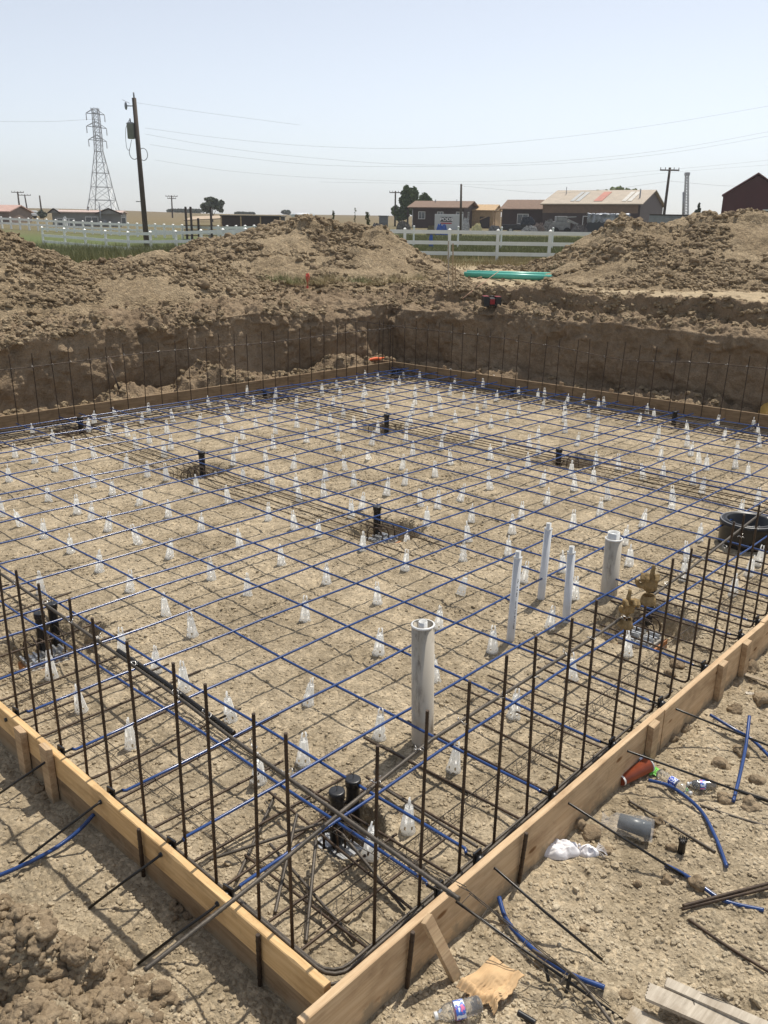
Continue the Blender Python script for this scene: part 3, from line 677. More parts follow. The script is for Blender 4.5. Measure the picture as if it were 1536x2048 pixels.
dbp = [(ud0(11.5)-.2, 11.6, 1.10)] + [(ud0(y)-.16, y, hz_(y)) for y in [10.6-.5*i for i in range(22)]]
level_bar(dbp, .007, 'thin sagging level bar strung along the back right uprights', [(ud0(y)-.15, y, hz_(y)) for y in yd], rib=False)
# straight bars at the foot of the uprights and bent corner bars
def rod(pts, r=.007, label='', mat=None, name='rebar', cat='rebar', grp=None, rib=True, smoothn=0):
    mb = MB()
    if rib: p, rd = ribbed(pts, r, .015); mb.tube(p, r, 6, rads=rd)
    else: mb.tube(pts, r, 7)
    return mb.build(name, mat or M_REBAR2, label=label, category=cat, **({'group': grp} if grp else {}))
def corner_path(o1, o2, z, rad=.09):
    pts = [(o1, 6.6, z)]
    pts += [(o1, o2+rad, z)] + [(o1+rad-rad*math.cos(a), o2+rad-rad*math.sin(a), z) for a in (.4, .8, 1.2)] + [(o1+rad, o2, z), (8.5, o2, z)]
    return pts
def corner_short(o1, o2, z, la, lb, rad=.10):
    return [(o1, la, z), (o1, o2+rad, z)] + [(o1+rad-rad*math.cos(a), o2+rad-rad*math.sin(a), z) for a in (.4, .8, 1.2)] + [(o1+rad, o2, z), (lb, o2, z)]
G_ = 'bars bent round the front corner'
rod(corner_path(.125, .115, .085), .008, 'lowest long bar bent round the front corner beside the forms', grp=G_)
rod(corner_short(.155, .125, .105, 1.9, 2.6), .0095, 'upper bent corner bar with the short left arm', grp=G_)
rod(corner_short(.175, .155, .09, .9, 3.4), .008, 'inner bent corner bar closest to the gravel', grp=G_)
rod([(.33, .095, .05), (1.0, .095, .055), (4.2, .10, .06)], .008, 'straight bar lying against the foot of the right form')
for k, (dv, z) in enumerate(((.20, .08), (.26, .10), (.42, .07), (.60, .08))):
    w_ = ['outermost', 'second', 'third', 'innermost'][k]
    rod([(-.2, vc0(-.2)-dv, z), (12.0, vc0(12.0)-dv, z)], .008, '%s straight bar at the foot of the back left uprights' % w_, rib=False, grp='straight bars along the back forms')
    rod([(ud0(10.9)-dv, 10.9, z), (ud0(-.2)-dv, -.2, z)], .008, '%s straight bar at the foot of the back right uprights' % w_, rib=False, grp='straight bars along the back forms')
# heavy ribbed bars lying round the front corner pit
for k, (a, b, za, zb) in enumerate([((472, 1762), (551, 1588), .03, .05), ((550, 1826), (594, 1628), .03, .16), ((612, 1883), (632, 1680), .03, .14), ((419, 1719), (644, 1646), .06, .12), ((540, 1688), (710, 1883), .03, .03), ((685, 1669), (810, 1820), .12, .03), ((745, 1562), (955, 1694), .05, .07), ((780, 1500), (935, 1590), .03, .04)]):
    rod([at(a[0], a[1], za), at(b[0], b[1], zb)], .0085, ['ribbed bar slanting up-right left of the front corner pipes', 'ribbed bar leaning left below the capped pipes', 'ribbed bar leaning towards the camera from the capped pipes', 'ribbed bar running left from the capped pipes', 'ribbed bar sloping down-right across the front corner', 'ribbed bar running down-right from the steel plate', 'bar running right under the blue cables near the corner', 'rusty bar in the shadow of the big grey pipe'][k], grp='heavy bars round the front corner pit')
# rows of grade-beam bars between the pier heads
for bi, (u0, v0, v1, nm) in enumerate(((4.32, 3.3, 11.0, 'middle'), (8.12, .3, 11.0, 'right'))):
    for k in range(5):
        dv = [-.26, -.12, .02, .15, .28][k]
        rod([(u0+dv, v0+random.uniform(-.3, .5), .07+.012*(k % 3)), (u0+dv+random.gauss(0, .02), (v0+v1)/2, .07), (u0+dv+random.gauss(0, .02), v1, .07)], .0062,
            '%s dark bar from the left in the %s row of bars under the blue cables' % (ORD[k], nm), M_REBAR, grp='rows of dark bars under the blue cables', rib=False)
for k in range(4):
    rod([(.4, 10.0+.16*k-.1, .07), (12, 9.72+.16*k-.1, .07)], .0075, '%s dark bar of the row near the back left form' % ORD[k], M_REBAR, grp='rows of dark bars under the blue cables', rib=False)
    rod([(11.35+.16*k, .3, .07), (11.3+.15*k, 10.5, .07)], .0075, '%s dark bar of the row near the back right form' % ORD[k], M_REBAR, grp='rows of dark bars under the blue cables', rib=False)
# ladders of thin wire (bolsters)
def bolster(a, b, label, w=.075, h=.055, z=.02, r=.0022, step=.10):
    a, b = Vector(a), Vector(b); d = (b-a); L = d.length; d.normalize(); s_ = d.cross(Vector((0, 0, 1))).normalized(); mb = MB(); up = Vector((0, 0, 1))
    A0 = a+up*z; 
    mb.tube([A0+up*h, A0+up*h+d*L], r, 5); mb.tube([A0+s_*w/2, A0+s_*w/2+d*L], r, 5); mb.tube([A0-s_*w/2, A0-s_*w/2+d*L], r, 5)
    n = int(L/step)
    for i in range(n):
        q = A0+d*(i*step)
        mb.tube([q+s_*w/2, q+d*.03+up*h, q-s_*w/2+d*.06], r*.85, 4, cap=False)
        if i % 2: mb.tube([q-s_*w/2, q+s_*w/2], r*.85, 4, cap=False)
    return mb.build('wire_bolster', M_REBAR2, label=label, category='wire bolster', group='ladders of thin wire lying on the soil')
bolster((.42, .05, 0), (.42, 5.2, 0), 'wire ladder lying just inside the left uprights')
bolster((.95, .30, 0), (.95, 5.4, 0), 'wire ladder lying one step inside the left uprights')
bolster((.28, .48, 0), (7.5, .52, 0), 'wire ladder lying just inside the right uprights')
bolster((.8, .86, .1), (.74, -.1, .28), 'wire ladder rising from the capped pipes to the right form')
q = at(1215, 2035, .02); bolster((.74, -.1, .27), q, 'wire ladder poking out over the right form towards the cardboard')

# ================================================================ blue cables
L_V = [.74, 1.18, 1.73, 2.26, 2.82, 3.35, 3.90, 4.18, 4.76, 5.30, 5.80, 6.40, 7.02, 7.30, 8.02, 8.54, 9.06, 9.60, 10.12, 10.42]
M_U = [.76, 1.07, 1.73, 2.38, 3.01, 3.67, 4.33, 4.67, 5.23, 5.71, 6.31, 6.84, 7.12, 7.42, 8.04, 8.26, 8.87, 9.52, 10.05, 10.65, 11.2, 11.7]
def lv(i, u): return L_V[i]*(1-.0042*(u-3))
def mu(j, v_): return M_U[j] - .004*(v_-3)*(1 if j > 10 else 0) + (.02*(1-v_/3) if j == 0 and v_ < 3 else 0)
def anchor_mesh():
    mb = MB(); mb.lathe([(.0, -.055), (.012, -.055), (.013, -.02), (.026, -.012), (.03, 0), (.03, .012), (.0, .012)], 12)
    mb.box((-.05, -.03, .012), (.05, .03, .022)); me = mb.mesh('anchor', M_BLACK); me.transform(Matrix.Rotation(R(-90), 4, 'Y')); return me
ANCH = anchor_mesh()
def cable(pts, label, grp, hole=None, tail=None, tails=None):
    mb = MB(); mb.tube(pts, .0088, 8)
    o = mb.build('blue_cable', M_BLUE, label=label, category='blue cable', group=grp)
    if hole is not None:
        d = (Vector(hole)-Vector(pts[0])).normalized()
        c = link('anchor', ANCH, o, Vector(hole)-d*.045); c.rotation_euler = (0, math.asin(-d.z)+math.pi*0, math.atan2(d.y, d.x))
        t = MB(); t.tube([pts[0], Vector(hole)] + ([Vector(q) for q in tail] if tail else []), .0068, 7)
        t.build('strand_tail', M_STRAND, o)
    return o
tailA = {0: at(276, 1928, .03), 1: at(178, 1816, .02), 2: at(38, 1728, .02), 3: at(-20, 1600, .04)}
for i in range(20):
    pts = []; x = .16
    while x < 12.0:
        zz = .205 + (.004*math.sin(x*4.7+i)) ; pts.append((x, lv(i, x)+.012*math.sin(x*.8+i*2), zz)); x += .30
    hv = lv(i, 0); tl = None
    if i in tailA: q = tailA[i]; h = Vector((-.01, hv-.05, .24)); tl = [(-.04, hv-.055, .245), h.lerp(q, .5)+Vector((0, 0, .005)), q]
    pts = [(.13, hv-.03, .235)] + pts
    cable(pts, '%s blue cable from the front corner along the left form, running right' % ORD[i], 'blue cables running along the right form', (-.0, hv-.045, .242), tl)
tailB = {0: at(1205+70, 2060, .01), 1: at(1205, 1920, .02), 2: at(1368, 1752, .03), 3: at(1560, 1612, .02), 4: at(1580, 1508, .03)}
for j in range(22):
    pts = []; y = .16
    while y < vc0(M_U[j])-.2:
        pts.append((mu(j, y)+.012*math.sin(y*.9+j*1.7), y, .190+.004*math.sin(y*4.1+j))); y += .30
    hu = mu(j, 0)-.02; tl = None
    if j in tailB: q = tailB[j]; h = Vector((hu, -.01, .215)); tl = [(hu, -.045, .218), h.lerp(q, .5), q]
    pts = [(hu, .13, .20)] + pts
    cable(pts, '%s blue cable from the front corner along the right form, running left' % ORD[j], 'blue cables running along the left form', (hu, .0, .212), tl)

# ================================================================ white bar chairs
def chair_mesh():
    mb = MB(); n = 6; H = .168; r0, r1 = .047, .024
    def P(a, z): rr = r0+(r1-r0)*z/H; return (rr*math.cos(a), rr*math.sin(a), z)
    for k in range(n):
        a0, a1 = 6.2832*k/n, 6.2832*(k+1)/n; d = a1-a0
        def quad(b0, b1, z0, z1):
            o = [P(b0, z0), P(b1, z0), P(b1, z1), P(b0, z1)]
            mb.add(o, [(0,1,2,3)])
        quad(a0-d*.36, a0+d*.36, .014, H*.985)
        for z0, z1 in ((.0, .026), (.048, .078), (.100, H)): quad(a0+d*.0, a1, z0, z1)
    mb.lathe([(r1*.55, .168), (r1*1.05, .168), (r1*1.05, .173)], 10)
    mb.lathe([(.052, .0), (.052, .006), (.040, .007)], 14)
    for s_ in (-1, 1):
        mb.tube([(s_*.012, .0, .168), (s_*.016, 0, .197), (s_*.012, 0, .218), (s_*.008, 0, .223)], .0055, 6)
    return mb.mesh('bar_chair', M_CHAIR)
CH = chair_mesh()
CP = """4,1035 43,1053 88,1077 142,1107 199,1145 155,1029 182,1042 216,1062 277,1089 339,1117 423,1156 260,1181 332,1229 385,1269 461,1438 246,1308 312,1343 104,1358 368,1379 163,1420 263,1488 337,1036 402,1063 480,1096 495,1189 83,1192 457,1008 278,1010
592,978 648,994 599,1002 589,1058 636,1074 703,1040 723,1019 773,992 809,972 980,978 920,1002 841,1010 875,1019 942,1043 1042,1038 1024,1064 853,1058 813,1080 725,1105 936,1082 1016,1110 926,1119 810,1139 653,1164 563,1129 755,1207 921,1190 610,1239 877,1256 985,1303 757,1310 615,1406 758,1478 1027,1432 869,1359 606,1528 907,1539 1047,1162 708,975
517,1565 740,1721 814,1663 1145,1059 1199,1033 1284,1056 1342,1019 1093,1007 1125,1143 1148,1199 1099,1256 1258,1133 1248,1087 1375,1122 1398,1085 1366,1164 1466,1190 1515,1134 1480,1030 1253,1316 1145,1358 1497,1152 1515,1007 1466,1033
31,859 67,876 189,855 178,870 221,866 233,839 107,888 146,905 219,880 256,874 284,853 298,831 331,816 346,844 334,866 299,886 273,898 189,915 110,943 70,927 31,915 19,964 155,958 252,937 187,972 225,989 295,954 329,913 342,899 396,884 396,855 377,827 418,816 437,796 495,794 508,816 456,825 484,831 461,845 445,868 486,880 512,859 541,843 549,825 551,804 592,816 551,870 594,855 547,898 470,902 531,921 587,939 467,935 433,948 334,966 394,987 488,964 535,958 546,984 97,1001 537,1040
644,792 675,780 713,774 756,764 731,760 808,759 839,763 861,755 901,758 798,774 785,785 731,792 772,799 680,797 726,806 666,818 636,825 687,835 731,833 661,848 633,863 709,859 755,869 774,817 830,811 830,792 855,784 899,790 880,802 880,817 824,827 862,833 908,775 966,780 947,797 928,807 988,772 992,805 970,815 954,831 911,844 813,859 821,848 811,883 674,874 743,891 677,903 613,887 737,919 690,939 825,911 804,939 882,899 886,876 944,887 953,876 982,856 1013,842 1038,826 1036,796 1059,783 1075,801 1089,798 1084,819 1133,811 1165,810 1130,827 1129,844 1130,864 1076,876 1058,897 1007,900 981,919 1153,890 1178,835 1193,854 1190,876 1197,819 1076,914 1056,937 1011,956 901,928 870,954 651,960 1084,971 1141,956 1148,983 1186,965 1191,936
1307,840 1315,879 1374,868 1374,893 1303,897 1381,910 1433,857 1447,881 1506,861 1515,873 1517,895 1473,914 1320,919 1207,816 1276,851 1293,830 1315,827 1286,959 1325,957 1385,970 1403,988 1345,1003 1341,1019 1206,1033 1397,927 1470,938 1495,956 1412,940 1190,939 1236,940 1216,998 1475,912""".split()
seen = []
for s_ in CP:
    px, py = map(float, s_.split(',')); p = at(px, py, 0)
    if any((p-q).length < .13 for q in seen): continue
    seen.append(p)
def nearest(vals, f): 
    k = min(range(len(vals)), key=lambda i: abs(f(i))); return k
used = {}
for p in seen:
    i = nearest(L_V, lambda i: lv(i, p.x)-p.y); j = nearest(M_U, lambda j: mu(j, p.y)-p.x)
    used.setdefault((i, j), []).append(p)
for (i, j), ps in used.items():
    for k, p in enumerate(sorted(ps, key=lambda q: (q-CAM).length)):
        lab = 'white plastic bar chair where the %s rightward and %s leftward blue cables cross' % (ORD[i], ORD[j])
        if k: lab = 'white bar chair, %s farther one, where rightward cable %s and leftward cable %s cross' % (['', 'the', 'the second', 'the third'][min(k, 3)], ORD[i], ORD[j])
        o = link('bar_chair', CH, loc=(p.x, p.y, ground_z(p.x, p.y)), label=lab, category='bar chair', group='white bar chairs under the blue cables')
        o.rotation_euler = (random.gauss(0, .08), random.gauss(0, .08), random.uniform(0, 6.28))
        if random.random() < .04: o.rotation_euler = (random.gauss(0, .35), random.gauss(0, .3), random.uniform(0, 6))
        s_ = random.uniform(.90, 1.0); o.scale = (s_, s_, s_)

# ================================================================ pier heads and capped pipes
PNAME = ['beside the left uprights', 'in the front corner', 'in the middle of the pad', 'left of the middle of the pad', 'right of the middle of the pad', 'behind the middle of the pad',
         'at the far corner', 'near the back left form at left', 'near the middle of the back left form', 'near the middle of the back right form', 'near the back right form at right', 'beside the two gloves']
def pier(idx, w, s_, fancy):
    z0 = ground_z(w.x, w.y); e = empty('pier_head', (w.x, w.y, z0), R(random.uniform(-6, 6)), label='pier head with hooked bars in its hole '+PNAME[idx], category='pier head', group='pier heads in holes in the pad')
    a = .15*s_
    MB().box((-a, -a*.8, -.1), (a, a*.8, .13)).build('concrete', M_CONC, e, bevel=.012)
    mb = MB(); mb.box((-a-.02, -a*.8-.022, -.1), (a+.02, -a*.8-.001, .115)); mb.box((-a-.022, -a*.8-.0, -.1), (-a-.001, a*.8, .11)); mb.build('form_panel', M_ORANGE, e, bevel=.002)
    for k in range(6 if fancy else 4):
        x = -a*.85 + 1.7*a*k/(5 if fancy else 3); mb = MB(); y = -a*.55 if k % 2 else a*.5
        h = .30 + random.uniform(-.02, .03)
        mb.tube([(x, y, 0), (x, y, h-.06), (x+.005, y+(.02 if k % 2 else -.02), h-.015), (x+.01, y+(.06 if k % 2 else -.06), h), (x+.02, y+(.16 if k % 2 else -.16), h-.005)], .0068, 6)
        mb.build('hooked_bar', M_REBAR, e)
    if fancy:
        for t in range(2):
            mb = MB(); y0 = -.06+.13*t
            mb.box((-a*1.05, y0-.045, .135), (a*1.05, y0+.045, .139))
            for q in range(7): x = -a+2*a*q/6; mb.box((x-.008, y0-.05, .1392), (x+.008, y0+.05, .158+.01*(q % 2)))
            mb.build('steel_bracket', M_PLATE, e)
    return e
FANCY = {0, 1, 2, 11, 3}
for i, ((pp, s_), (w, _s2)) in enumerate(zip(PIERS, PIER_W)): pier(i, w, s_, i in FANCY)
def capped(p, ztop, r, label, z0=-.15, lean=(0, 0), wire=True):
    e = empty('capped_pipe', (p.x, p.y, z0), label=label, category='capped pipe', group='black capped pipes standing in the pier holes'); e.rotation_euler = (lean[0], lean[1], 0)
    h = ztop-z0; mb = MB(); mb.lathe([(r, 0), (r, h-.045), (r*1.02, h-.04)], 20); mb.build('pipe', M_BLACK, e)
    mb = MB(); mb.lathe([(r*1.02, h-.045), (r*1.16, h-.044), (r*1.17, h-.006), (r*1.12, h-.001), (r*.9, h), (0, h)], 20); mb.build('cap', M_BLACK, e)
    if wire:
        mb = MB(); mb.tube([(0, 0, h), (.004, 0, h+.03), (.012, .004, h+.055), (.006, 0, h+.07)], .0016, 5); mb.tube([(.002, 0, h+.02), (-.012, .01, h+.045)], .0016, 5); mb.build('wire', M_REBAR2, e)
def capped_px(px, top, bot, zb, r, label):
    b = at(px, bot, zb); d = ray(px, top); t = ((b.x-CAM.x)**2+(b.y-CAM.y)**2)**.5/(d.x**2+d.y**2)**.5; zt = CAM.z+d.z*t
    capped(b, zt, r, label, zb-.12)
capped_px(674, 1581, 1660, .0, .038, 'nearer and lower of the two capped pipes in the front corner')
capped_px(706, 1557, 1622, .0, .038, 'farther and taller of the two capped pipes in the front corner')
capped_px(85, 1224, 1280, .0, .036, 'nearer capped pipe in the hole beside the left uprights')
capped_px(110, 1205, 1262, .0, .036, 'farther capped pipe in the hole beside the left uprights')
for i, (px, t, b, l_) in enumerate([(754, 1012, 1052, 'in the middle of the pad'), (405, 903, 938, 'left of the middle of the pad'), (1116, 897, 928, 'right of the middle of the pad'), (773, 828, 858, 'behind the middle of the pad'), (787, 739, 757, 'at the far corner, the left one of two'), (797, 739, 757, 'at the far corner, the right one of two'),
      (163, 834, 866, 'near the back left form at the left'), (530, 779, 799, 'near the middle of the back left form'), (1024, 774, 794, 'near the back right form, left of its middle'), (1347, 822, 849, 'near the back right form at the right'), (1297, 1172, 1222, 'beside the two gloves')]):
    capped_px(px, t, b, .0, .040, 'black capped pipe '+l_)
# ================================================================ PVC risers
def riser(base, top, r, r2, ext, label, dirty=False, writing=False, zin=None):
    b = at(base[0], base[1], .0); d = ray(*top); dd = ((b.x-CAM.x)**2+(b.y-CAM.y)**2)**.5/(d.x**2+d.y**2)**.5; p = CAM+d*dd
    h = p.z+.1; e = empty('pvc_pipe', (b.x, b.y, -.1), label=label, category='plastic pipe', group='pale plastic pipes standing in the pad')
    ax = Vector((p.x-b.x, p.y-b.y, h)); e.rotation_euler = (0, 0, 0)
    q = Vector((0, 0, 1)).rotation_difference(ax.normalized()); e.rotation_mode = 'QUATERNION'; e.rotation_quaternion = q
    mb = MB(); mb.lathe([(r, 0), (r, h), (r*.92, h), (r*.92, h-.3)], 28); mb.build('outer_pipe', M_PVCD if dirty else M_PVC, e)
    mb = MB(); mb.lathe([(r2, h-.35), (r2, h+ext), (r2*.86, h+ext), (r2*.86, h+ext-.02), (0, h+ext-.022)], 24)
    off = zin or (0, 0); mb.build('inner_pipe', M_PVCW, e, loc=(off[0], off[1], 0))
    mb = MB(); mb.lathe([(r*1.0, h-.012), (r*1.045, h-.010), (r*1.045, h), (r*.90, h+.0015)], 28); mb.build('rim', M_PVCW, e)
    if writing:
        mb = MB(); 
        for k in range(34):
            if k % 7 == 6 or random.random() < .15: continue
            z = .22+k*.0125; 
            for s0 in range(random.choice((1, 2, 2))):
                a0 = R(-118)+random.uniform(-.07, .07)+s0*.10; x0, y0 = math.cos(a0)*(r+.0008), math.sin(a0)*(r+.0008); tx, ty = -math.sin(a0), math.cos(a0); w_ = .0022
                mb.add([(x0-tx*w_, y0-ty*w_, z), (x0+tx*w_, y0+ty*w_, z), (x0+tx*w_, y0+ty*w_, z+.008), (x0-tx*w_, y0-ty*w_, z+.008)], [(0, 1, 2, 3)])
        mb.build('print', M_BLACK, e)
    return e
riser((846, 1484), (846, 1248), .070, .027, .018, 'big dirt stained pipe with a small white pipe inside, nearest the camera', True)
riser((1020, 1281), (1036, 1113), .032, .021, .045, 'slim pipe with printing down its side', writing=True)
riser((1081, 1198), (1097, 1056), .033, .021, .045, 'slim pipe standing farthest back of the three')
riser((1132, 1242), (1143, 1103), .033, .021, .045, 'slim pipe nearest to the stained pipe and the gloves')
riser((1217, 1192), (1228, 1076), .073, .052, .045, 'stained thick pipe with a wide white pipe inside, behind the gloves', True, zin=(.02, .015))
# sump basin at the right
p = at(1500, 1092, .0); e = empty('sump_basin', (p.x+.02, p.y+.06, 0), label='round black plastic basin with an open top at the right edge', category='basin')
mb = MB(); mb.lathe([(.265, -.1), (.27, .20), (.275, .225), (.28, .23), (.28, .25), (.272, .262), (.255, .265), (.25, .255), (.24, .255), (.235, .268), (.215, .272), (.205, .262), (.205, .05), (0, .04)], 40); mb.build('basin', M_BLACK, e)
mb = MB(); mb.lathe([(.262, .2655), (.268, .27), (.276, .266)], 40); mb.build('rim', plain('grey_plastic', (.16, .16, .165), .4), e)
# yellow arched pipe at the far right and orange scrap at the far corner
p = at(1527, 838, .05); mb = MB(); mb.tube([(.22*math.cos(a), 0, .20*math.sin(a)) for a in [math.pi*k/16 for k in range(17)]], .03, 6)
mb = MB(); n = 24; prof = []
for yy_ in (-.22, .22):
    for k in range(n+1): a = math.pi*k/n; prof.append((.24*math.cos(a), yy_, .23*math.sin(a)))
for yy_ in (.22, -.22):
    for k in range(n+1): a = math.pi*k/n; prof.append((.228*math.cos(a), yy_, .218*math.sin(a)))
N1 = n+1
for q in range(4):
    for k in range(n): mb.f.append((q*N1+k, q*N1+k+1, ((q+1) % 4)*N1+k+1, ((q+1) % 4)*N1+k)); mb.sm.append(True)
mb.v = prof; mb.build('half_pipe', M_YEL, loc=(p.x+.25, p.y-.15, .08), rz=R(-30), label='yellow half round pipe lying behind the back right form', category='half pipe')
p = at(754, 722, .27); mb = MB(); mb.tube([(-.22, 0, .0), (-.1, .02, .03), (.05, .0, .04), (.2, .03, .015), (.3, 0, .04)], .02, 7, rads=[.005, .03, .035, .03, .008]); mb.build('orange_scrap', plain('orange_cloth', (.85, .16, .05), .7, 0, .1, 9), loc=(p.x, p.y+.08, .27), rz=R(-3), label='orange scrap lying on the board near the far corner', category='scrap')
# two straight bars leaning on the left earth wall
for k in range(3):
    a = at(243-k*3, 785, .1); b = far(215-k*2, 715, 13.6+.0*k); b.z += 0; 
    aa = Vector((a.x+.15, vC(a.x)-.35, .12)); bb = Vector((b.x, vC(b.x)+.05, 1.0))
    d1, d2 = ray(243-k*2, 786), ray(214+k*2, 716)
    aa = CAM+d1*((vC(4.7)-.45-CAM.y)/d1.y); bb = CAM+d2*((vC(4.7)-.08-CAM.y)/d2.y)
    rod([aa, bb], .007, 'rusty bar leaning on the left earth wall, %s of three' % ['right', 'middle', 'left'][k], M_REBAR, grp='bars leaning on the left earth wall', rib=False)
# ================================================================ gloves on the bars
M_GLOVE = plain('tan_leather', (.27, .19, .095), .95, 0, .35, 18, .5, spec=.05)
def glove(loc, rz, label, up, curl):
    mb = MB()
    mb.blob((0, 0, .115), (.052, .026, .062), 16, 10)
    mb.lathe([(.038, .02), (.040, .04), (.043, .075), (.046, .11)], 16)
    mb.lathe([(.054, -.035), (.050, -.01), (.042, .015), (.038, .03), (.034, .03), (.040, .0), (.048, -.035)], 18)
    xs = (-.036, -.012, .012, .036)
    for k, x in enumerate(xs):
        if k == up: mb.tube([(x, 0, .14), (x, -.002, .20), (x+.003, -.002, .245), (x+.004, 0, .262)], .014, 10, rads=[.016, .0145, .0135, .009])
        else:
            c = curl
            mb.tube([(x, 0, .15), (x*1.15, -.006, .178), (x*1.25, -.03, .188+c*.01), (x*1.2, -.05, .168), (x*1.1, -.045, .148)], .0145, 10, rads=[.015, .0155, .0145, .0135, .010])
    mb.tube([(-.045, -.005, .09), (-.068, -.018, .115), (-.078, -.03, .14), (-.074, -.04, .158)], .015, 10, rads=[.018, .0165, .0145, .009])
    o = mb.build('work_glove', M_GLOVE, loc=loc, label=label, category='work glove', group='leather gloves stuck on upright bars')
    o.rotation_euler = (random.uniform(-.1, .1), random.uniform(-.05, .05), rz)
    r_ = o.modifiers.new('r', 'REMESH'); r_.mode = 'VOXEL'; r_.voxel_size = .004; r_.use_smooth_shade = True
    t = bpy.data.textures.new('crumple', 'CLOUDS'); t.noise_scale = .02
    d_ = o.modifiers.new('d', 'DISPLACE'); d_.texture = t; d_.strength = .008; d_.mid_level = .5
    return o
g1 = glove((xb[7], .14, 1.19*.80-.02), TH*-1+R(10), 'tan leather glove with one finger raised, nearer and lower of the pair', 1, 0)
g2 = glove((xb[8], .14, 1.19*.82+.01), TH*-1+R(-20), 'tan leather glove with curled fingers and one raised, farther of the pair', 2, 1)
g1.scale = (.80, 1.0, .80); g2.scale = (.95, 1.0, .84)

# ================================================================ cut lengths of blue sheath and bars on the ground
def curve3(P, n=14):
    P = [Vector(p) for p in P]; out = []
    for i in range(len(P)-1):
        p0, p1, p2, p3 = P[max(i-1, 0)], P[i], P[i+1], P[min(i+2, len(P)-1)]
        for k in range(n):
            t = k/n; out.append(.5*((2*p1)+(p2-p0)*t+(2*p0-5*p1+4*p2-p3)*t*t+(3*p1-p0-3*p2+p3)*t*t*t))
    out.append(P[-1]); return out
def lying(pix, r, mat, label, cat, name, zs=.015, grp=None, ends=True):
    zs = zs if isinstance(zs, (list, tuple)) else [zs]*len(pix)
    P = []
    for (a, b), z in zip(pix, zs):
        p = at(a, b, z); p.z = z+max(0, ground_z(p.x, p.y)*.7); P.append(p)
    mb = MB(); mb.tube(curve3(P), r, 10, rads=None)
    return mb.build(name, mat, label=label, category=cat, **({'group': grp} if grp else {}))
GB = 'cut lengths of blue sheath on the ground'
lying([(188, 1632), (150, 1670), (90, 1715), (0, 1750), (-60, 1768)], .011, M_BLUE, 'cut blue sheath curving off at the left edge outside the left form', 'cable sheath', 'cable_sheath', [.10, .06, .03, .02, .02], GB)
lying([(1297, 1560), (1345, 1575), (1398, 1625), (1430, 1680), (1453, 1735)], .0105, M_BLUE, 'curved cut blue sheath between the clear bottles and the loose bar', 'cable sheath', 'cable_sheath', [.03, .04, .03, .02, .02], GB)
lying([(1498, 1437), (1492, 1490), (1480, 1550), (1466, 1606)], .0105, M_BLUE, 'short straight cut of blue sheath pointing at the camera at right', 'cable sheath', 'cable_sheath', [.13, .09, .05, .02], GB)
lying([(1330, 1732), (1365, 1752), (1400, 1775), (1450, 1802), (1527, 1824)], .0105, M_BLUE, 'cut blue sheath beyond the loose stones at lower right', 'cable sheath', 'cable_sheath', .018, GB)
lying([(998, 1795), (1015, 1845), (1062, 1895), (1130, 1945), (1208, 1986)], .0115, M_BLUE, 'long curved blue sheath next to the cardboard', 'cable sheath', 'cable_sheath', [.05, .03, .03, .05, .03], GB)
lying([(1420, 1432), (1470, 1462), (1505, 1480), (1545, 1520)], .0105, M_BLUE, 'cut blue sheath beside the strand at the right edge', 'cable sheath', 'cable_sheath', [.08, .06, .04, .03], GB)
GR = 'loose bars on the ground at right'
lying([(1366, 1812), (1450, 1790), (1545, 1765)], .0085, M_REBAR, 'rusty loose bar pointing right beyond the blue sheath', 'rebar', 'loose_bar', .04, GR)
lying([(1364, 1818), (1450, 1797), (1545, 1774)], .0085, M_REBAR, 'second rusty bar lying against the one pointing right', 'rebar', 'loose_bar', .03, GR)
lying([(1378, 1840), (1450, 1890), (1540, 1945)], .0075, M_REBAR, 'brown bar half buried at the lower right edge', 'rebar', 'loose_bar', .012, GR)
lying([(1258, 1602), (1330, 1645), (1430, 1708)], .0075, M_REBAR2, 'dusty bar lying between the plastic bag and the curved sheath', 'rebar', 'loose_bar', .012, GR)
lying([(1400, 1612), (1470, 1640), (1545, 1662)], .0075, M_REBAR2, 'dusty bar lying below the clear bottles', 'rebar', 'loose_bar', .012, GR)
lying([(1470, 1582), (1545, 1608)], .0075, M_REBAR2, 'short dusty bar running off at the right edge', 'rebar', 'loose_bar', .03, GR)
lying([(1035, 2035), (1070, 2055)], .012, M_BLACK, 'black hose end at the bottom edge near the water bottle', 'hose', 'hose_end', .03)
lying([(1090, 1930), (1097, 1965)], .008, M_BLACK, 'black plastic clip on the wire ladder', 'clip', 'plastic_clip', [.09, .02])
lying([(1140, 1955), (1132, 1990)], .008, M_BLACK, 'second black plastic clip on the wire ladder', 'clip', 'plastic_clip', [.09, .02])
lying([(1065, 1900), (1150, 1960), (1230, 2060)], .007, M_REBAR2, 'bar bending towards the camera over the wire ladder', 'rebar', 'loose_bar', [.08, .10, .06])

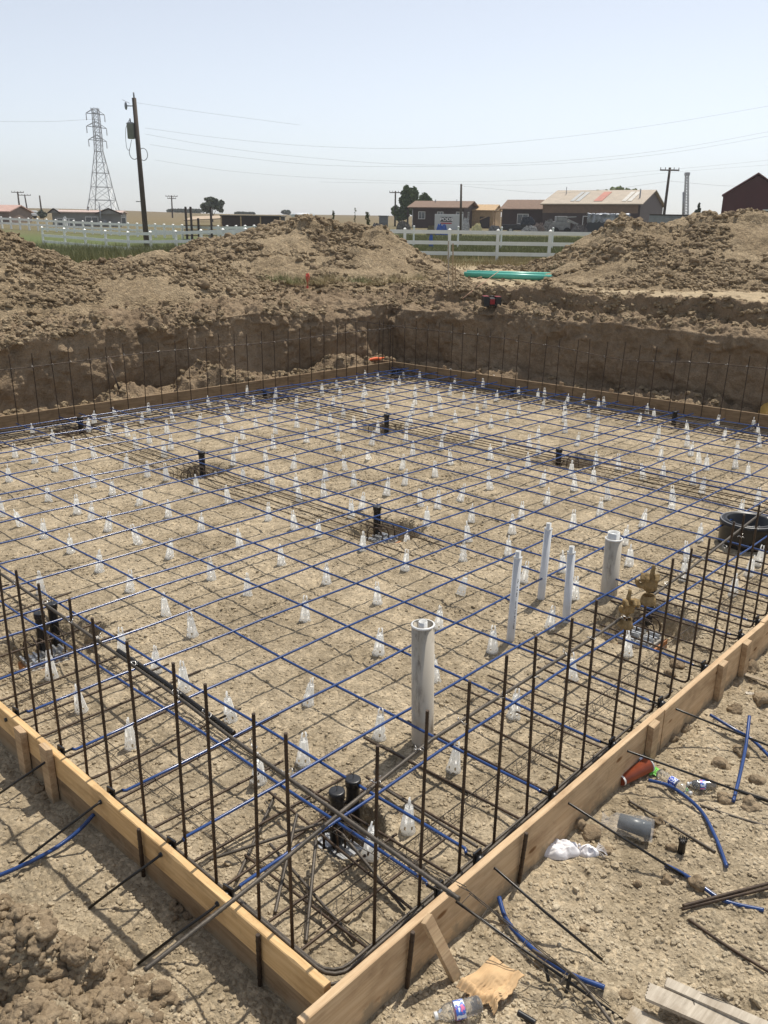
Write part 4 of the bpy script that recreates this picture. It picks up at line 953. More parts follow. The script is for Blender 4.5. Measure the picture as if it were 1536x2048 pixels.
# ================================================================ litter
M_CLEAR = plain('clear_bottle', (.92, .94, .95), .08, 0, .02, 5, spec=.8, trans=.92)
M_LABEL = None
def labmat(name, c1, c2, c3):
    m, n, l, b = newmat(name); g = n.new('ShaderNodeTexCoord').outputs['Object']; t = tex(n, l, g, 38, 2, .5)
    l.new(ramp(n, l, t.outputs[0], [(.0, c1), (.46, c1), (.5, c2), (.56, c2), (.6, c3), (1, c3)]), b.inputs['Base Color']); b.inputs['Roughness'].default_value = .4
    n_ = [x for x in n if x.type == 'VALTORGB'][0]; n_.color_ramp.interpolation = 'CONSTANT'; return m
ML1 = labmat('bottle_label', (.75, .8, .9), (.05, .15, .55), (.8, .2, .35)); ML2 = labmat('blue_label', (.03, .08, .5), (.75, .8, .9), (.03, .08, .5))
def bottle(a, b, r, label, lm=None, cap=True):
    a, b = Vector(a), Vector(b); L = (b-a).length; e = empty('water_bottle', a, label=label, category='bottle', group='empty water bottles on the ground')
    e.rotation_mode = 'QUATERNION'; e.rotation_quaternion = Vector((0, 0, 1)).rotation_difference((b-a).normalized())
    prof = [(0, .004), (r*.6, .0), (r*.95, .01)]
    n = 9
    for k in range(n):
        z = .02+L*.60*k/n; prof += [(r*1.0, z), (r*.93, z+L*.3/n)]
    prof += [(r, L*.66), (r*.9, L*.76), (r*.55, L*.86), (r*.4, L*.92), (r*.4, L*.985), (0, L*.985)]
    mb = MB(); mb.lathe(prof, 24); mb.build('bottle_body', M_CLEAR, e)
    mb = MB(); mb.lathe([(r*1.015, L*.38), (r*1.02, L*.40), (r*1.02, L*.56), (r*1.015, L*.58)], 24); mb.build('label', lm or ML1, e)
    if cap: mb = MB(); mb.lathe([(r*.44, L*.93), (r*.45, L*.985), (r*.42, L*1.0), (0, L*1.0)], 16); mb.build('cap', M_PVCW, e)
def atz(px, py, h):
    p = at(px, py, h); return Vector((p.x, p.y, h+max(0, ground_z(p.x, p.y))))
bottle(atz(1294, 1502, .07), atz(1262, 1540, .03), .031, 'water bottle wedged upright behind the red cup at the right form')
bottle(atz(1316, 1545, .03), atz(1383, 1588, .03), .030, 'clear water bottle with a round blue label beside the green wrapper', ML2)
bottle(atz(1432, 1573, .03), atz(1374, 1568, .03), .028, 'crushed water bottle lying behind the blue labelled one')
bottle(atz(962, 2022, .04), atz(868, 2042, .04), .036, 'ribbed water bottle lying at the bottom edge under the cardboard')
# cup
a, b = atz(1242, 1562, .035), atz(1296, 1530, .045); e = empty('paper_cup', a, label='red and white paper cup lying against the right form', category='cup')
e.rotation_mode = 'QUATERNION'; L = (b-a).length; e.rotation_quaternion = Vector((0, 0, 1)).rotation_difference((b-a).normalized())
mb = MB(); mb.lathe([(0, .006), (.026, .006), (.027, 0), (.029, .0), (.045, L), (.0465, L+.001), (.0475, L-.004), (.043, L-.005), (.027, .01)], 28); mb.build('cup_body', plain('cup_red', (.34, .08, .035), .35, 0, .12, 20), e)
mb = MB(); mb.lathe([(.0300, .0), (.0318, .012)], 28); mb.lathe([(.0452, L-.006), (.0482, L-.005), (.0484, L+.002), (.0450, L+.003)], 28); mb.build('base_band', M_PVCW, e)
# crumpled things: displaced sheets
def crumple(name, cpx, w, d, h, mat, label, cat, seed, rz=0, edge=.2, n=44, thick=.0015, z0=0.0, fold=6):
    p = at(*cpx, .02); g = max(0, ground_z(p.x, p.y)); s_ = np.linspace(-1, 1, n); A, B = np.meshgrid(s_, s_, indexing='ij')
    ang = np.arctan2(B, A); rad = np.maximum(abs(A), abs(B)); k = 1+edge*vn(np.cos(ang)*3, np.sin(ang)*3, seed, seed)
    X, Y = A*w/2*k, B*d/2*k
    Z = h*(.35+.5*ridged(A*1.3+seed, B*1.3, oct=3, s=seed)*.5+.15*vn(A*fold, B*fold, 0, seed+3))*(1-.55*rad**2)
    Z = np.maximum(Z, .004)
    V = np.stack([X, Y, Z], -1).reshape(-1, 3)
    o = link(name, npmesh(name, V, faces(n, n), mat), loc=(p.x, p.y, g+z0), rz=rz, label=label, category=cat)
    m = o.modifiers.new('s', 'SOLIDIFY'); m.thickness = thick; return o
M_SACK = plain('white_cloth', (.78, .76, .77), .8, 0, .05, 20, .3)
p = at(1125, 1702, .0); e = empty('white_sack', (p.x, p.y, max(0, ground_z(p.x, p.y))), -TH, label='white cloth sack tied in the middle with a frayed end', category='sack')
def lump(w, d, h, cx, cy, seed, nm, fr=0):
    n = 40; s_ = np.linspace(-1, 1, n); A, B = np.meshgrid(s_, s_, indexing='ij'); a_ = A*np.sqrt(1-B*B/2); b2 = B*np.sqrt(1-A*A/2); rr = np.hypot(a_, b2)
    ed = 1+.16*vn(np.cos(np.arctan2(b2, a_))*2.2, np.sin(np.arctan2(b2, a_))*2.2, seed, seed)
    X = cx+a_*w/2*ed; Y = cy+b2*d/2*ed; Z = h*np.sqrt(np.clip(1-rr**2, 0, 1))*(.8+.45*ridged(a_*1.6+seed, b2*1.6, oct=3, s=seed)*.5)
    V = np.stack([X, Y, Z], -1).reshape(-1, 3); return link(nm, npmesh(nm, V, faces(n, n), M_SACK), e)
lump(.21, .125, .06, -.01, .0, 5, 'sack_body'); lump(.10, .09, .045, .135, -.01, 9, 'frayed_end')
mb = MB(); mb.tube([(.085, -.02, .012), (.088, -.01, .035), (.088, .012, .035), (.085, .025, .01)], .005, 6)
for k in range(26):
    a0 = random.uniform(-1.2, 1.2); mb.tube([(.17, -.01, .02), (.17+.04*math.cos(a0), -.01+.04*math.sin(a0), .02+random.uniform(-.01, .02)), (.17+.06*math.cos(a0), -.01+.062*math.sin(a0), .008)], .0008, 4, cap=False)
mb.build('threads', M_SACK, e)
# plastic bag with a black fitting inside
p = at(1262, 1668, .0); e = empty('bagged_fitting', (p.x, p.y, max(0, ground_z(p.x, p.y))), -TH+R(-18), label='clear plastic bag holding a dark pipe fitting, beside the white sack', category='bagged fitting')
M_DKPVC = plain('dark_fitting', (.035, .045, .05), .35)
mb = MB(); mb.tube([(-.07, .02, .055), (.095, -.005, .05)], .046, 20, rads=[.04, .046]); mb.tube([(.0945, -.005, .05), (.097, -.005, .05)], .038, 20); mb.build('fitting', M_DKPVC, e)
M_FILM = plain('plastic_film', (.85, .87, .9), .12, 0, .02, 5, spec=.9, alpha=.12)
n = 46; s_ = np.linspace(0, 1, n); A, B = np.meshgrid(s_, np.linspace(0, 6.2832, n), indexing='ij')
rr = np.interp(A, [0, .12, .25, .8, 1], [.045, .02, .05, .066, .056])*(1+.16*ridged(A*1.5, np.cos(B)*1.4, np.sin(B)*1.4, oct=3, s=77)*.6)
V = np.stack([-.16+.27*A, rr*np.cos(B)*1.05, np.maximum(.005, .05+rr*np.sin(B)*.9)], -1).reshape(-1, 3)
link('film', npmesh('film', V, faces(n, n), M_FILM), e)
# stub of black pipe standing in the soil
p = at(1361, 1712, .0); mb = MB(); mb.tube([(0, 0, -.02), (0, 0, .02), (0, 0, .06), (0, 0, .078)], .02, 14, rads=[.021, .019, .018, .02])
for k in range(12): a0 = 6.28*k/12; mb.tube([(.018*math.cos(a0), .018*math.sin(a0), .07), (.021*math.cos(a0), .021*math.sin(a0), .088+.004*(k % 3))], .003, 5)
mb.build('pipe_stub', M_STRAND, loc=(p.x, p.y, max(0, ground_z(p.x, p.y))), label='short frayed black stub standing in the soil at right', category='pipe stub')
# wrapper
crumple('wrapper', (1306, 1538), .09, .06, .035, plain('green_wrapper', (.18, .55, .08), .3, 0, .4, 25), 'crumpled green wrapper between the cup and the bottles', 'wrapper', 13, R(20), .35)
crumple('paper_scrap', (1508, 1385), .10, .035, .02, plain('pale_paper', (.66, .60, .50), .8, 0, .1, 20), 'pale flat scrap at the right edge above the bottles', 'scrap', 17, R(-70), .2)
for (px, py, w_, l_) in ((1520, 1362, .13, 'whitish stick of wood at the right edge'), (960, 1800, .16, 'dirty wood chip lying under the right form')):
    a = at(px-40, py-14, .02); b = at(px+30, py+10, .02) if px > 1000 else at(px+35, py-22, .03)
    mb = MB(); mb.bar(a+Vector((0, 0, .01)), b+Vector((0, 0, .01)), .035, .008); mb.build('wood_chip', M_GREYW, bevel=.002, label=l_, category='wood chip')
# cardboard
M_CARD = plain('cardboard', (.60, .40, .21), .85, 0, .12, 9, .4, stretch=(1, 6, 1))
p0, p1, p2, p3 = at(985, 1908, .12), at(1048, 1950, .11), at(992, 2018, .07), at(915, 1972, .09)
n = 60; A, B = np.meshgrid(np.linspace(0, 1, n), np.linspace(0, 1, n), indexing='ij')
q = lambda i: (1-A)*(1-B)*p0[i]+A*(1-B)*p1[i]+A*B*p2[i]+(1-A)*B*p3[i]
rag = .055*np.abs(vn(A*22, 3.1, 0, 5))+.04*vn(A*6, 1.0, 0, 6); 
Bs = B; X = q(0)+(p3[0]-p0[0])*rag*B*1.6; Y = q(1)+(p3[1]-p0[1])*rag*B*1.6
rg2 = .04*vn(B*14, 7, 0, 8); X = X+(p1[0]-p0[0])*rg2*A; Y = Y+(p1[1]-p0[1])*rg2*A
Z = q(2)+.018*vn(A*2.4, B*2.4, 1, 3)+.006*np.abs(vn(A*30, 0, 0, 2))*(B > .8)+.012*sm((A-.72)/.1)*(1-sm((A-.72)/.28))-.02*sm((B-.85)/.15)
o = link('cardboard', npmesh('cardboard', np.stack([X, Y, Z], -1).reshape(-1, 3), faces(n, n), M_CARD), label='torn piece of brown cardboard lying near the leaning offcut', category='cardboard')
m = o.modifiers.new('s', 'SOLIDIFY'); m.thickness = .005
# weathered boards at lower right
e = empty('broken_boards', at(1400, 2010, 0), label='broken grey weathered boards with wire at the lower right edge', category='boards')
inv = e.location
def bd(a, b, w_, t_, nm='board'):
    mb = MB(); a, b = Vector(a)-inv, Vector(b)-inv; d = (b-a); L = d.length
    side = d.cross(Vector((0, 0, 1))).normalized(); n_ = 14
    def row(c, dirn): return c
    vs = []; 
    for c, sg in ((a, -1), (b, 1)):
        for i in range(n_+1):
            s0 = -w_/2+w_*i/n_; j = random.uniform(0, .008) if i % 3 else .0
            for zz in (0, t_): vs.append(c+side*s0+d.normalized()*sg*(-j)+Vector((0, 0, zz)))
    fs = []; o2 = (n_+1)*2
    for i in range(n_):
        k = i*2; fs += [(k, k+1, k+3, k+2), (o2+k, o2+k+2, o2+k+3, o2+k+1), (k+1, o2+k+1, o2+k+3, k+3), (k, k+2, o2+k+2, o2+k)]
    fs += [(0, o2, o2+1, 1), (n_*2, n_*2+1, o2+n_*2+1, o2+n_*2)]
    mb.add(vs, fs); return mb.build(nm, M_GREYW, e)
bd(at(1292, 1985, .09), at(1500, 2075, .07), .085, .016)
bd(at(1330, 1968, .095), at(1560, 2070, .085), .05, .016)
bd(at(1255, 2030, .03), at(1400, 2110, .02), .085, .016)
mb = MB()
for k in range(9):
    a = at(1385, 1985, .10)-inv; b = at(1420+k*14, 2000+k*7+random.uniform(-6, 6), .02+random.uniform(0, .04))-inv; c_ = (a+b)/2+Vector((0, 0, random.uniform(.0, .05))); mb.tube(curve3([a, c_, b], 6), .0014, 4, cap=False)
mb.tube([at(1383, 1983, .105)-inv, at(1395, 2045, .08)-inv], .004, 6); mb.build('wire', M_REBAR2, e)
# ================================================================ beyond the pit
def gzf(p): return float(zg(np.array([p.x]), np.array([p.y]))[0])
def ground_at(px, dist):
    d = ray(px, 450); f = d.x*BY+d.y*BX; p = CAM+d*(dist/f); p.z = gzf(p); return p
# teal pipes
def gzp(px, py, z=1.58): return at(px, py, z)
for k, (a, b, l_) in enumerate((((929, 549), (1112, 556), 'nearer teal drain pipe lying on the bare ground'), ((934, 546), (1118, 551), 'farther teal drain pipe lying against the nearer one'))):
    A, B = at(a[0], a[1], 1.66+.04*k), at(b[0], b[1], 1.66+.04*k); e = empty('drain_pipe', A, label=l_, category='drain pipe', group='teal drain pipes beyond the pit')
    ax = B-A; L = ax.length; e.rotation_mode = 'QUATERNION'; e.rotation_quaternion = Vector((0, 0, 1)).rotation_difference(ax.normalized())
    r_ = .085; mb = MB(); mb.lathe([(r_*.9, .25), (r_*.9, 0), (r_, 0), (r_, L*.985), (r_*.9, L*.985), (r_*.9, L-.4)], 24); mb.build('pipe', M_TEAL, e)
    mb = MB(); mb.lathe([(r_*1.0, L-.2), (r_*1.08, L-.18), (r_*1.1, L), (r_*.98, L), (r_*.96, L-.18)], 24); mb.build('bell_end', M_TEAL, e)
# red and black case on the ledge
d = ray(982, 611); t = None
p = far(982, 611, 18.6); 
e = empty('tool_case', (p.x, p.y, p.z-.02), -TH+R(8), label='red and black tool case on the ledge of the right earth wall', category='tool case')
M_RED = plain('red_plastic', (.28, .012, .015), .4, 0, .2, 9)
mb = MB(); mb.box((-.19, -.1, 0), (-.06, .1, .21)); mb.box((.07, -.1, 0), (.20, .1, .20)); mb.box((-.06, -.085, .02), (.07, .085, .18)); mb.build('case_body', M_BLACK, e, bevel=.012)
mb = MB(); mb.box((-.05, -.092, .05), (.06, -.086, .16)); mb.box((-.185, -.09, .2105), (-.07, .09, .222)); mb.box((.075, -.09, .2005), (.19, .09, .214)); mb.build('red_trim', M_RED, e, bevel=.004)
mb = MB(); mb.tube([(-.06, 0, .17), (-.05, 0, .215), (.06, 0, .215), (.07, 0, .17)], .012, 8); mb.build('handle', M_BLACK, e)
# survey stakes and marker
def lath(px, pyb, pyt, dist, label, w=.04, mat=None):
    a, b = far(px, pyb, dist), far(px, pyt, dist); mb = MB(); mb.bar((0, 0, -.15), (b.x-a.x, b.y-a.y, b.z-a.z), w, .012, (BY, BX, 0)); 
    return mb.build('survey_stake', mat or M_STAKE, loc=a, rz=0, label=label, category='survey stake', group='thin wooden stakes at the edge of the pit')
lath(897, 566, 482, 22.0, 'left thin grey stake between the soil mound and the fence', .028, M_GREYW)
lath(906, 566, 487, 21.6, 'middle thin stake between the soil mound and the fence', .028)
lath(911, 562, 532, 21.3, 'short right stake of the three beside the soil mound', .025)
mb = MB(); a = far(615, 566, 21.5); mb.bar((0, 0, -.1), (0, 0, .26), .05, .012, (BY, BX, 0)); mb.tube([(0, 0, .2), (.03, 0, .25), (.05, -.01, .18), (.055, 0, .06)], .014, 5, rads=[.012, .02, .016, .004]); mb.tube([(0, 0, .2), (-.03, 0, .22), (-.05, 0, .12)], .012, 5, rads=[.012, .016, .004])
mb.build('marker_stake', plain('pink_flagging', (.85, .13, .10), .7), loc=(a.x, a.y, a.z-.03), label='small pink flagged marker stake between the mounds and the pit', category='marker stake')
M_TWINE = plain('twine', (.42, .25, .17), .9)
mb = MB(); mb.tube([far(997, 543, 22.5), far(960, 570, 20.4), far(925, 597, 18.7)], .008, 5); mb.build('twine', M_TWINE, label='brown twine running from the teal pipes down to the ledge', category='twine')

# white fences
def fence(pts, hgt, rails, label, postw=.13, railh=.14, sink=.3, thin=False, rail_t=.04):
    e = empty('rail_fence', pts[0], label=label, category='fence', group='white rail fences across the field')
    o = Vector(pts[0]); mb = MB()
    for i, p in enumerate(pts):
        p = Vector(p)-o; w = postw/2; d = (Vector(pts[min(i+1, len(pts)-1)])-Vector(pts[max(i-1, 0)])); a = math.atan2(d.y, d.x); ca, sa = math.cos(a), math.sin(a)
        pm = MB(); pm.box((-w, -w, -sink), (w, w, hgt-.06)); pm.add([(-w*1.25, -w*1.25, hgt-.06), (w*1.25, -w*1.25, hgt-.06), (w*1.25, w*1.25, hgt-.06), (-w*1.25, w*1.25, hgt-.06), (0, 0, hgt+.02)], [(0,3,2,1),(0,1,4),(1,2,4),(2,3,4),(3,0,4)])
        pm.build('post', M_FENCE, e, loc=p, rz=a)
        if i:
            q = Vector(pts[i-1])-o
            for z in rails: mb.bar(q+Vector((0, 0, z)), p+Vector((0, 0, z)), rail_t, railh)
    mb.build('rails', M_FENCE, e); return e
P = []
for px, d_ in [(760, 40.2), (810, 40.2), (900, 40.2), (997, 40.1), (1102, 40), (1205, 39.9), (1310, 39.8), (1415, 39.6), (1520, 39.5), (1630, 39.4)]: P.append(ground_at(px, d_))
x = 715
Q = []
for px, d_ in [(715, 41), (670, 42), (625, 43), (580, 44.5), (535, 46), (490, 47.5), (445, 49), (401, 51), (350, 53), (299, 55), (254, 57.5), (209, 60), (168, 62.5), (127, 65), (83, 68)]: Q.append(ground_at(px, d_))
for q in Q: q.z = min(q.z, 1.6)
fence(P, 1.36, (.28, .74, 1.20), 'nearer white three rail fence, the stretch right of centre', railh=.16)
fence(Q[::-1]+[P[0]], 1.30, (.22, .66, 1.14), 'nearer white rail fence running off left behind the weeds', railh=.18)
F = [ground_at(px, 105-abs(px-0)*.05) for px in range(-50, 720, 18)]
fence(F, 1.35, (.62, 1.12), 'far white rail fence in front of the long grey house', postw=.17, railh=.22, rail_t=.05)
for k, (px, l_) in enumerate(((828, 'first'), (917, 'second'), (1004, 'third'), (1107, 'fourth'))):
    p = ground_at(px, 62); mb = MB(); mb.box((-.045, -.045, -.2), (.045, .045, 1.34)); mb.blob((0, 0, 1.38), .08, 8, 6); mb.build('fence_post', M_FENCE, loc=p, label='thin white post with round cap seen through the fence, %s from the left' % l_, category='fence post', group='thin white posts behind the fence')

# vegetation
def leaves(name, centers, radii, n, size, mat, parent=None, seed=1, **k):
    g = np.random.default_rng(seed); ci = g.choice(len(centers), n, p=np.array([r[0]*r[2] for r in radii])/sum(r[0]*r[2] for r in radii))
    cc = np.array(centers)[ci]; rr = np.array(radii)[ci]; d = g.normal(size=(n, 3)); d /= np.linalg.norm(d, axis=1)[:, None]
    q = d*(g.random(n)**.45)[:, None]*rr; P = cc+q
    P = P+.22*rr*np.stack([vn(P[:, 0]*1.3, P[:, 1]*1.3, P[:, 2]*1.3, s) for s in (1, 2, 3)], 1)
    a = g.normal(size=(n, 3)); a /= np.linalg.norm(a, axis=1)[:, None]; b = np.cross(a, g.normal(size=(n, 3))); b /= np.linalg.norm(b, axis=1)[:, None]
    s_ = (size*(.5+g.random(n)))[:, None]
    V = np.stack([P-a*s_-b*s_*.3, P-b*s_*.9, P+a*s_, P+b*s_*.8], 1).reshape(-1, 3); F = np.arange(n*4).reshape(-1, 4)
    return link(name, npmesh(name, V, F, mat, False), parent, **k)
def leafmat(name, c, c2):
    m = plain(name, c, .6, 0, .3, 1.3, spec=.2, space='w', col2=c2); return m
LF1 = leafmat('leaf_dark', (.11, .155, .05), (.05, .08, .025)); LF2 = leafmat('leaf_light', (.22, .27, .08), (.12, .16, .045)); LF3 = leafmat('leaf_olive', (.11, .12, .05), (.05, .06, .03)); LF4 = leafmat('leaf_grey', (.12, .14, .09), (.07, .085, .06))
M_BARK = plain('bark', (.09, .07, .05), .9, 0, .3, 5)
def tree(px, dist, top, width, label, mat, name='tree', seed=1, crowns=None, n=3500, base=None, leaf=.16, cat='tree', grp=None):
    b = ground_at(px, dist); t = far(px, top, dist); H = t.z-b.z
    wpx = far(px+width/2, 440, dist)-far(px-width/2, 440, dist); Wd = wpx.length
    e = empty(name, b, -TH, label=label, category=cat, **({'group': grp} if grp else {}))
    g = np.random.default_rng(seed); crowns = crowns or [(.0, .62, .45, .38), (-.22, .50, .30, .26), (.25, .55, .28, .26), (.05, .82, .28, .2), (-.15, .75, .24, .2)]
    mb = MB(); mb.tube([(0, 0, -.3), (0, 0, H*.25), (Wd*.02, 0, H*.6)], .1, 8, rads=[H*.03, H*.022, H*.01])
    for cx_, cz_, rx, rz_ in crowns: mb.tube([(0, 0, H*.2), (cx_*Wd*.5, 0, H*cz_*.7), (cx_*Wd, 0, H*cz_)], .05, 6, rads=[H*.014, H*.009, H*.004])
    mb.build('trunk', M_BARK, e)
    cs = []; rs = []
    for cx_, cz_, rx, rz_ in crowns:
        for _ in range(5):
            cs.append((cx_*Wd+g.normal()*rx*Wd*.42, g.normal()*rx*Wd*.4, cz_*H+g.normal()*rz_*H*.35)); r0 = g.uniform(.4, .62); rs.append((rx*Wd*r0, rx*Wd*r0, rz_*H*r0))
    leaves('crown', cs, rs, n, leaf, mat, e, seed=seed); return e
tree(815, 150, 369, 44, 'tall dark green tree at the left end of the brown house', LF1, seed=3, n=6500, leaf=.22, crowns=[(0, .72, .34, .26), (-.2, .45, .3, .25), (.2, .4, .28, .2), (.1, .88, .22, .12), (-.1, .85, .2, .085), (-.1, .25, .35, .15)])
tree(848, 158, 386, 34, 'lower green tree behind the brown house roof', LF1, seed=4, n=3500, leaf=.22)
tree(426, 165, 394, 42, 'round dark tree on the horizon left of centre', LF4, seed=5, n=3000, leaf=.24, crowns=[(0, .7, .42, .22), (-.25, .62, .25, .2), (.28, .6, .25, .2), (0, .85, .3, .14)])
for k, (px, top, w_) in enumerate(((1190, 374, 30), (1222, 368, 40), (1250, 369, 34))):
    tree(px, 150, top, w_, 'light green treetop above the tan barn roof, %s' % ['the small left one', 'the middle one', 'the right one'][k], LF2, seed=10+k, n=2600, leaf=.2, crowns=[(0, .85, .42, .085), (-.25, .78, .28, .12), (.25, .8, .28, .12), (0, .6, .4, .2)])
tree(1393, 95, 403, 22, 'small pointed conifer left of the maroon barn', LF4, name='conifer', seed=20, n=3000, leaf=.10, crowns=[(0, .2, .4, .12), (0, .38, .34, .12), (0, .55, .26, .12), (0, .72, .18, .11), (0, .88, .10, .11)])
for k, (px, top, w_, d_) in enumerate(((710, 412, 10, 48), (735, 417, 16, 47), (667, 423, 14, 46))):
    tree(px, d_, top, w_, ['thin bare sapling above the wide soil mound', 'small leafy sapling right of the bare one', 'small leafy sapling left of the bare one'][k], LF3, name='sapling', seed=30+k, n=[60, 420, 380][k], leaf=.035, crowns=[(0, .55, .3, .2), (0, .75, .3, .18), (0, .9, .18, .12)], cat='sapling', grp='saplings beyond the mound')
k = 0
for px, top, w_ in ((348, 418, 18), (362, 417, 22), (378, 419, 20), (394, 418, 22), (345, 420, 12), (573, 421, 12), (481, 426, 12), (500, 427, 14)):
    tree(px, 380, top, w_, 'dark low tree on the far horizon, %s from the left' % ORD[k], LF4, seed=50+k, n=900, leaf=.6, crowns=[(0, .5, .5, .35), (-.3, .45, .35, .3), (.3, .45, .35, .3)], grp='trees on the horizon'); k += 1
for k, (px, top, w_, d_) in enumerate(((45, 413, 14, 190), (88, 419, 20, 150), (255, 424, 14, 330))): tree(px, d_, top, w_, 'scrubby bush near the left utility poles, %s' % ['tall narrow one', 'wide low one', 'tiny one on the ridge'][k], LF4, name='bush', seed=70+k, n=900, leaf=.2, cat='bush', crowns=[(0, .5, .5, .4), (-.2, .7, .3, .2)])
# grass and weeds
def blades(name, X, Y, h, w, mat, lean=.35, seed=1, **k):
    g = np.random.default_rng(seed); n = len(X); Z = zg(X, Y)-.03; a = g.uniform(0, 6.28, n); dx, dy = np.cos(a)*w, np.sin(a)*w; lx, ly = g.normal(0, lean, n)*h, g.normal(0, lean, n)*h
    V = np.stack([np.stack([X-dx, Y-dy, Z], 1), np.stack([X+dx, Y+dy, Z], 1), np.stack([X+lx, Y+ly, Z+h], 1)], 1).reshape(-1, 3)
    return link(name, npmesh(name, V, np.arange(n*3).reshape(-1, 3), mat, False), kind='stuff', **k)
GG = leafmat('green_weed', (.20, .19, .085), (.10, .115, .045)); GD = leafmat('dry_grass', (.33, .26, .14), (.20, .17, .08)); GP = leafmat('pasture', (.125, .145, .05), (.19, .17, .085))
def camscatter(n, x0, x1, y0, y1, seed):
    g = np.random.default_rng(seed); yy = y0+(y1-y0)*g.random(n); t = x0+(x1-x0)*g.random(n)      # tan of bearing
    xx = yy*t; return CAM.x+xx*BX+yy*BY, CAM.y-xx*BY+yy*BX
X, Y = camscatter(60000, -.56, -.13, 27, 62, 5); f = fbm(X*.25, Y*.25, oct=3, s=600); k_ = RNG.random(len(X)) < .5+.7*f; X, Y, f = X[k_], Y[k_], f[k_]
blades('green_weeds', X, Y, RNG.uniform(.2, .75, len(X)), .022, GG, seed=6, label='tall green weeds in front of the left fence')
X, Y = camscatter(26000, -.06, .42, 33, 42, 7); k_ = RNG.random(len(X)) < .45+.8*fbm(X*.5, Y*.5, oct=3, s=610)
blades('dry_grass', X[k_], Y[k_], RNG.uniform(.08, .32, k_.sum()), .012, GD, seed=8, label='dry tufts of grass at the foot of the white fence')
X, Y = camscatter(70000, -.08, .34, 41, 95, 9)
blades('pasture_grass', X, Y, RNG.uniform(.10, .34, len(X)), .03, GP, seed=10, label='green and yellow pasture behind the white fence')
def tuft(px, py, dist, n, h, label, k):
    p = far(px, py, dist); gx = RNG.normal(p.x, .16, n); gy = RNG.normal(p.y, .16, n)
    V = []; a = RNG.uniform(0, 6.28, n); lx, ly = RNG.normal(0, .12, n), RNG.normal(0, .12, n); hh = RNG.uniform(.4, 1, n)*h; z0 = p.z-.05
    V = np.stack([np.stack([gx-.008, gy, z0+0*gx], 1), np.stack([gx+.008, gy+.004, z0+0*gx], 1), np.stack([gx+lx, gy+ly, z0+hh], 1)], 1).reshape(-1, 3)
    link('dry_weed', npmesh('dry_weed', V, np.arange(n*3).reshape(-1, 3), GD if k % 4 else GG, False), label=label, category='weed', group='dry weeds along the edge of the pit')
for k, (px, py) in enumerate(((590, 562), (600, 566), (640, 564), (668, 558), (722, 560), (745, 566), (790, 560), (838, 556), (560, 556), (450, 547), (215, 700), (1192, 585))):
    if k in (10, 11): continue
    tuft(px, py, 21.2+.2*(k % 3), 120, .26, 'low dry weed on the bare ground behind the far corner, %s from the left' % ORD[sorted([590,600,640,668,722,745,790,838,560,450]).index(px)], k)

# ---------------------------------------------------------------- power lines
def pole(px, base, top, dist, label, r=.13, arms=(), lean=None, mat=None, transformer=None, grp=None):
    b = far(px[1], base, dist); t = far(px[0], top, dist); g = ground_at(px[1], dist); z0 = g.z-.5
    H = t.z-z0; e = empty('utility_pole', (b.x, b.y, z0), label=label, category='utility pole', group='utility poles')
    tx = Vector((t.x-b.x, t.y-b.y, 0))
    mb = MB(); mb.tube([(0, 0, 0), tuple(tx*.5+Vector((0, 0, H*.5))), (tx.x, tx.y, H)], r, 12, rads=[r*1.15, r, r*.85]); mb.build('pole', mat or M_POLE, e)
    for (zf, wd) in arms:
        c_ = tx*zf+Vector((0, 0, H*zf)); mb = MB(); s_ = c2w(1, 0, 0)*wd/2; mb.bar(c_-s_, c_+s_, .12, .14); 
        for q in (-.95, -.45, .45, .95): mb.tube([c_+s_*q+Vector((0, 0, .06)), c_+s_*q+Vector((0, 0, .28))], .04, 6)
        mb.build('crossarm', mat or M_POLE, e)
    return e, H, tx
e, H, tx = pole((268, 293), 476, 196, 58, 'big dark utility pole with a transformer, nearest of the poles', r=.155)
def onp(z): f = z/H; return Vector((tx.x*f, tx.y*f, z))
zt = far(268, 262, 58).z-(ground_at(293, 58).z-.5); c_ = onp(zt)+c2w(-.36, -.05, 0)
mb = MB(); mb.lathe([(0, -.46), (.2, -.46), (.235, -.42), (.24, .38), (.25, .40), (.25, .44), (.16, .50), (0, .52)], 20, c=c_); mb.box((c_.x-.05, c_.y-.05, c_.z-.2), (c_.x+.3, c_.y+.05, c_.z-.12)); mb.tube([c_+Vector((0, 0, .5)), c_+Vector((0, 0, .72))], .045, 8); mb.build('transformer', M_METAL, e)
mb = MB(); R0 = c2w(1, 0, 0)
for cc, rad, a0, a1 in ((onp(zt-1.35)+R0*.28, .36, -2.2, 2.2), (onp(zt-1.25)-R0*.30, .40, 2.6, 5.6)):
    mb.tube([cc+R0*rad*math.cos(a)*.75+Vector((0, 0, rad*math.sin(a))) for a in np.linspace(a0, a1, 16)], .02, 6)
mb.tube(curve3([c_+Vector((0, 0, .7)), c_-R0*.32+Vector((0, 0, .1)), c_-R0*.36+Vector((0, 0, -.9)), c_-R0*.2+Vector((0, 0, -1.1)), c_+Vector((0, 0, -.5))], 6), .015, 5)
mb.build('drop_wire', M_BLACK, e)
mb = MB(); top = onp(H); mb.tube([top+Vector((0, 0, 0)), top+Vector((0, 0, .32))], .05, 8); mb.tube([onp(H-.45), onp(H-.45)-R0*.55], .035, 6); mb.blob(onp(H-.45)-R0*.55, (.09, .09, .24), 8, 6); mb.tube([onp(H-.3)-R0*.3, onp(H-.1)-R0*.75], .012, 5); mb.build('insulator', M_METAL, e)
mb = MB(); mb.tube([onp(3.6), onp(3.6)-R0*.45], .03, 6); mb.build('bracket', M_METAL, e)
pole((1340, 1326), 440, 335, 100, 'utility pole with a crossarm right of the tan barn', r=.15, arms=((.965, 2.1),))
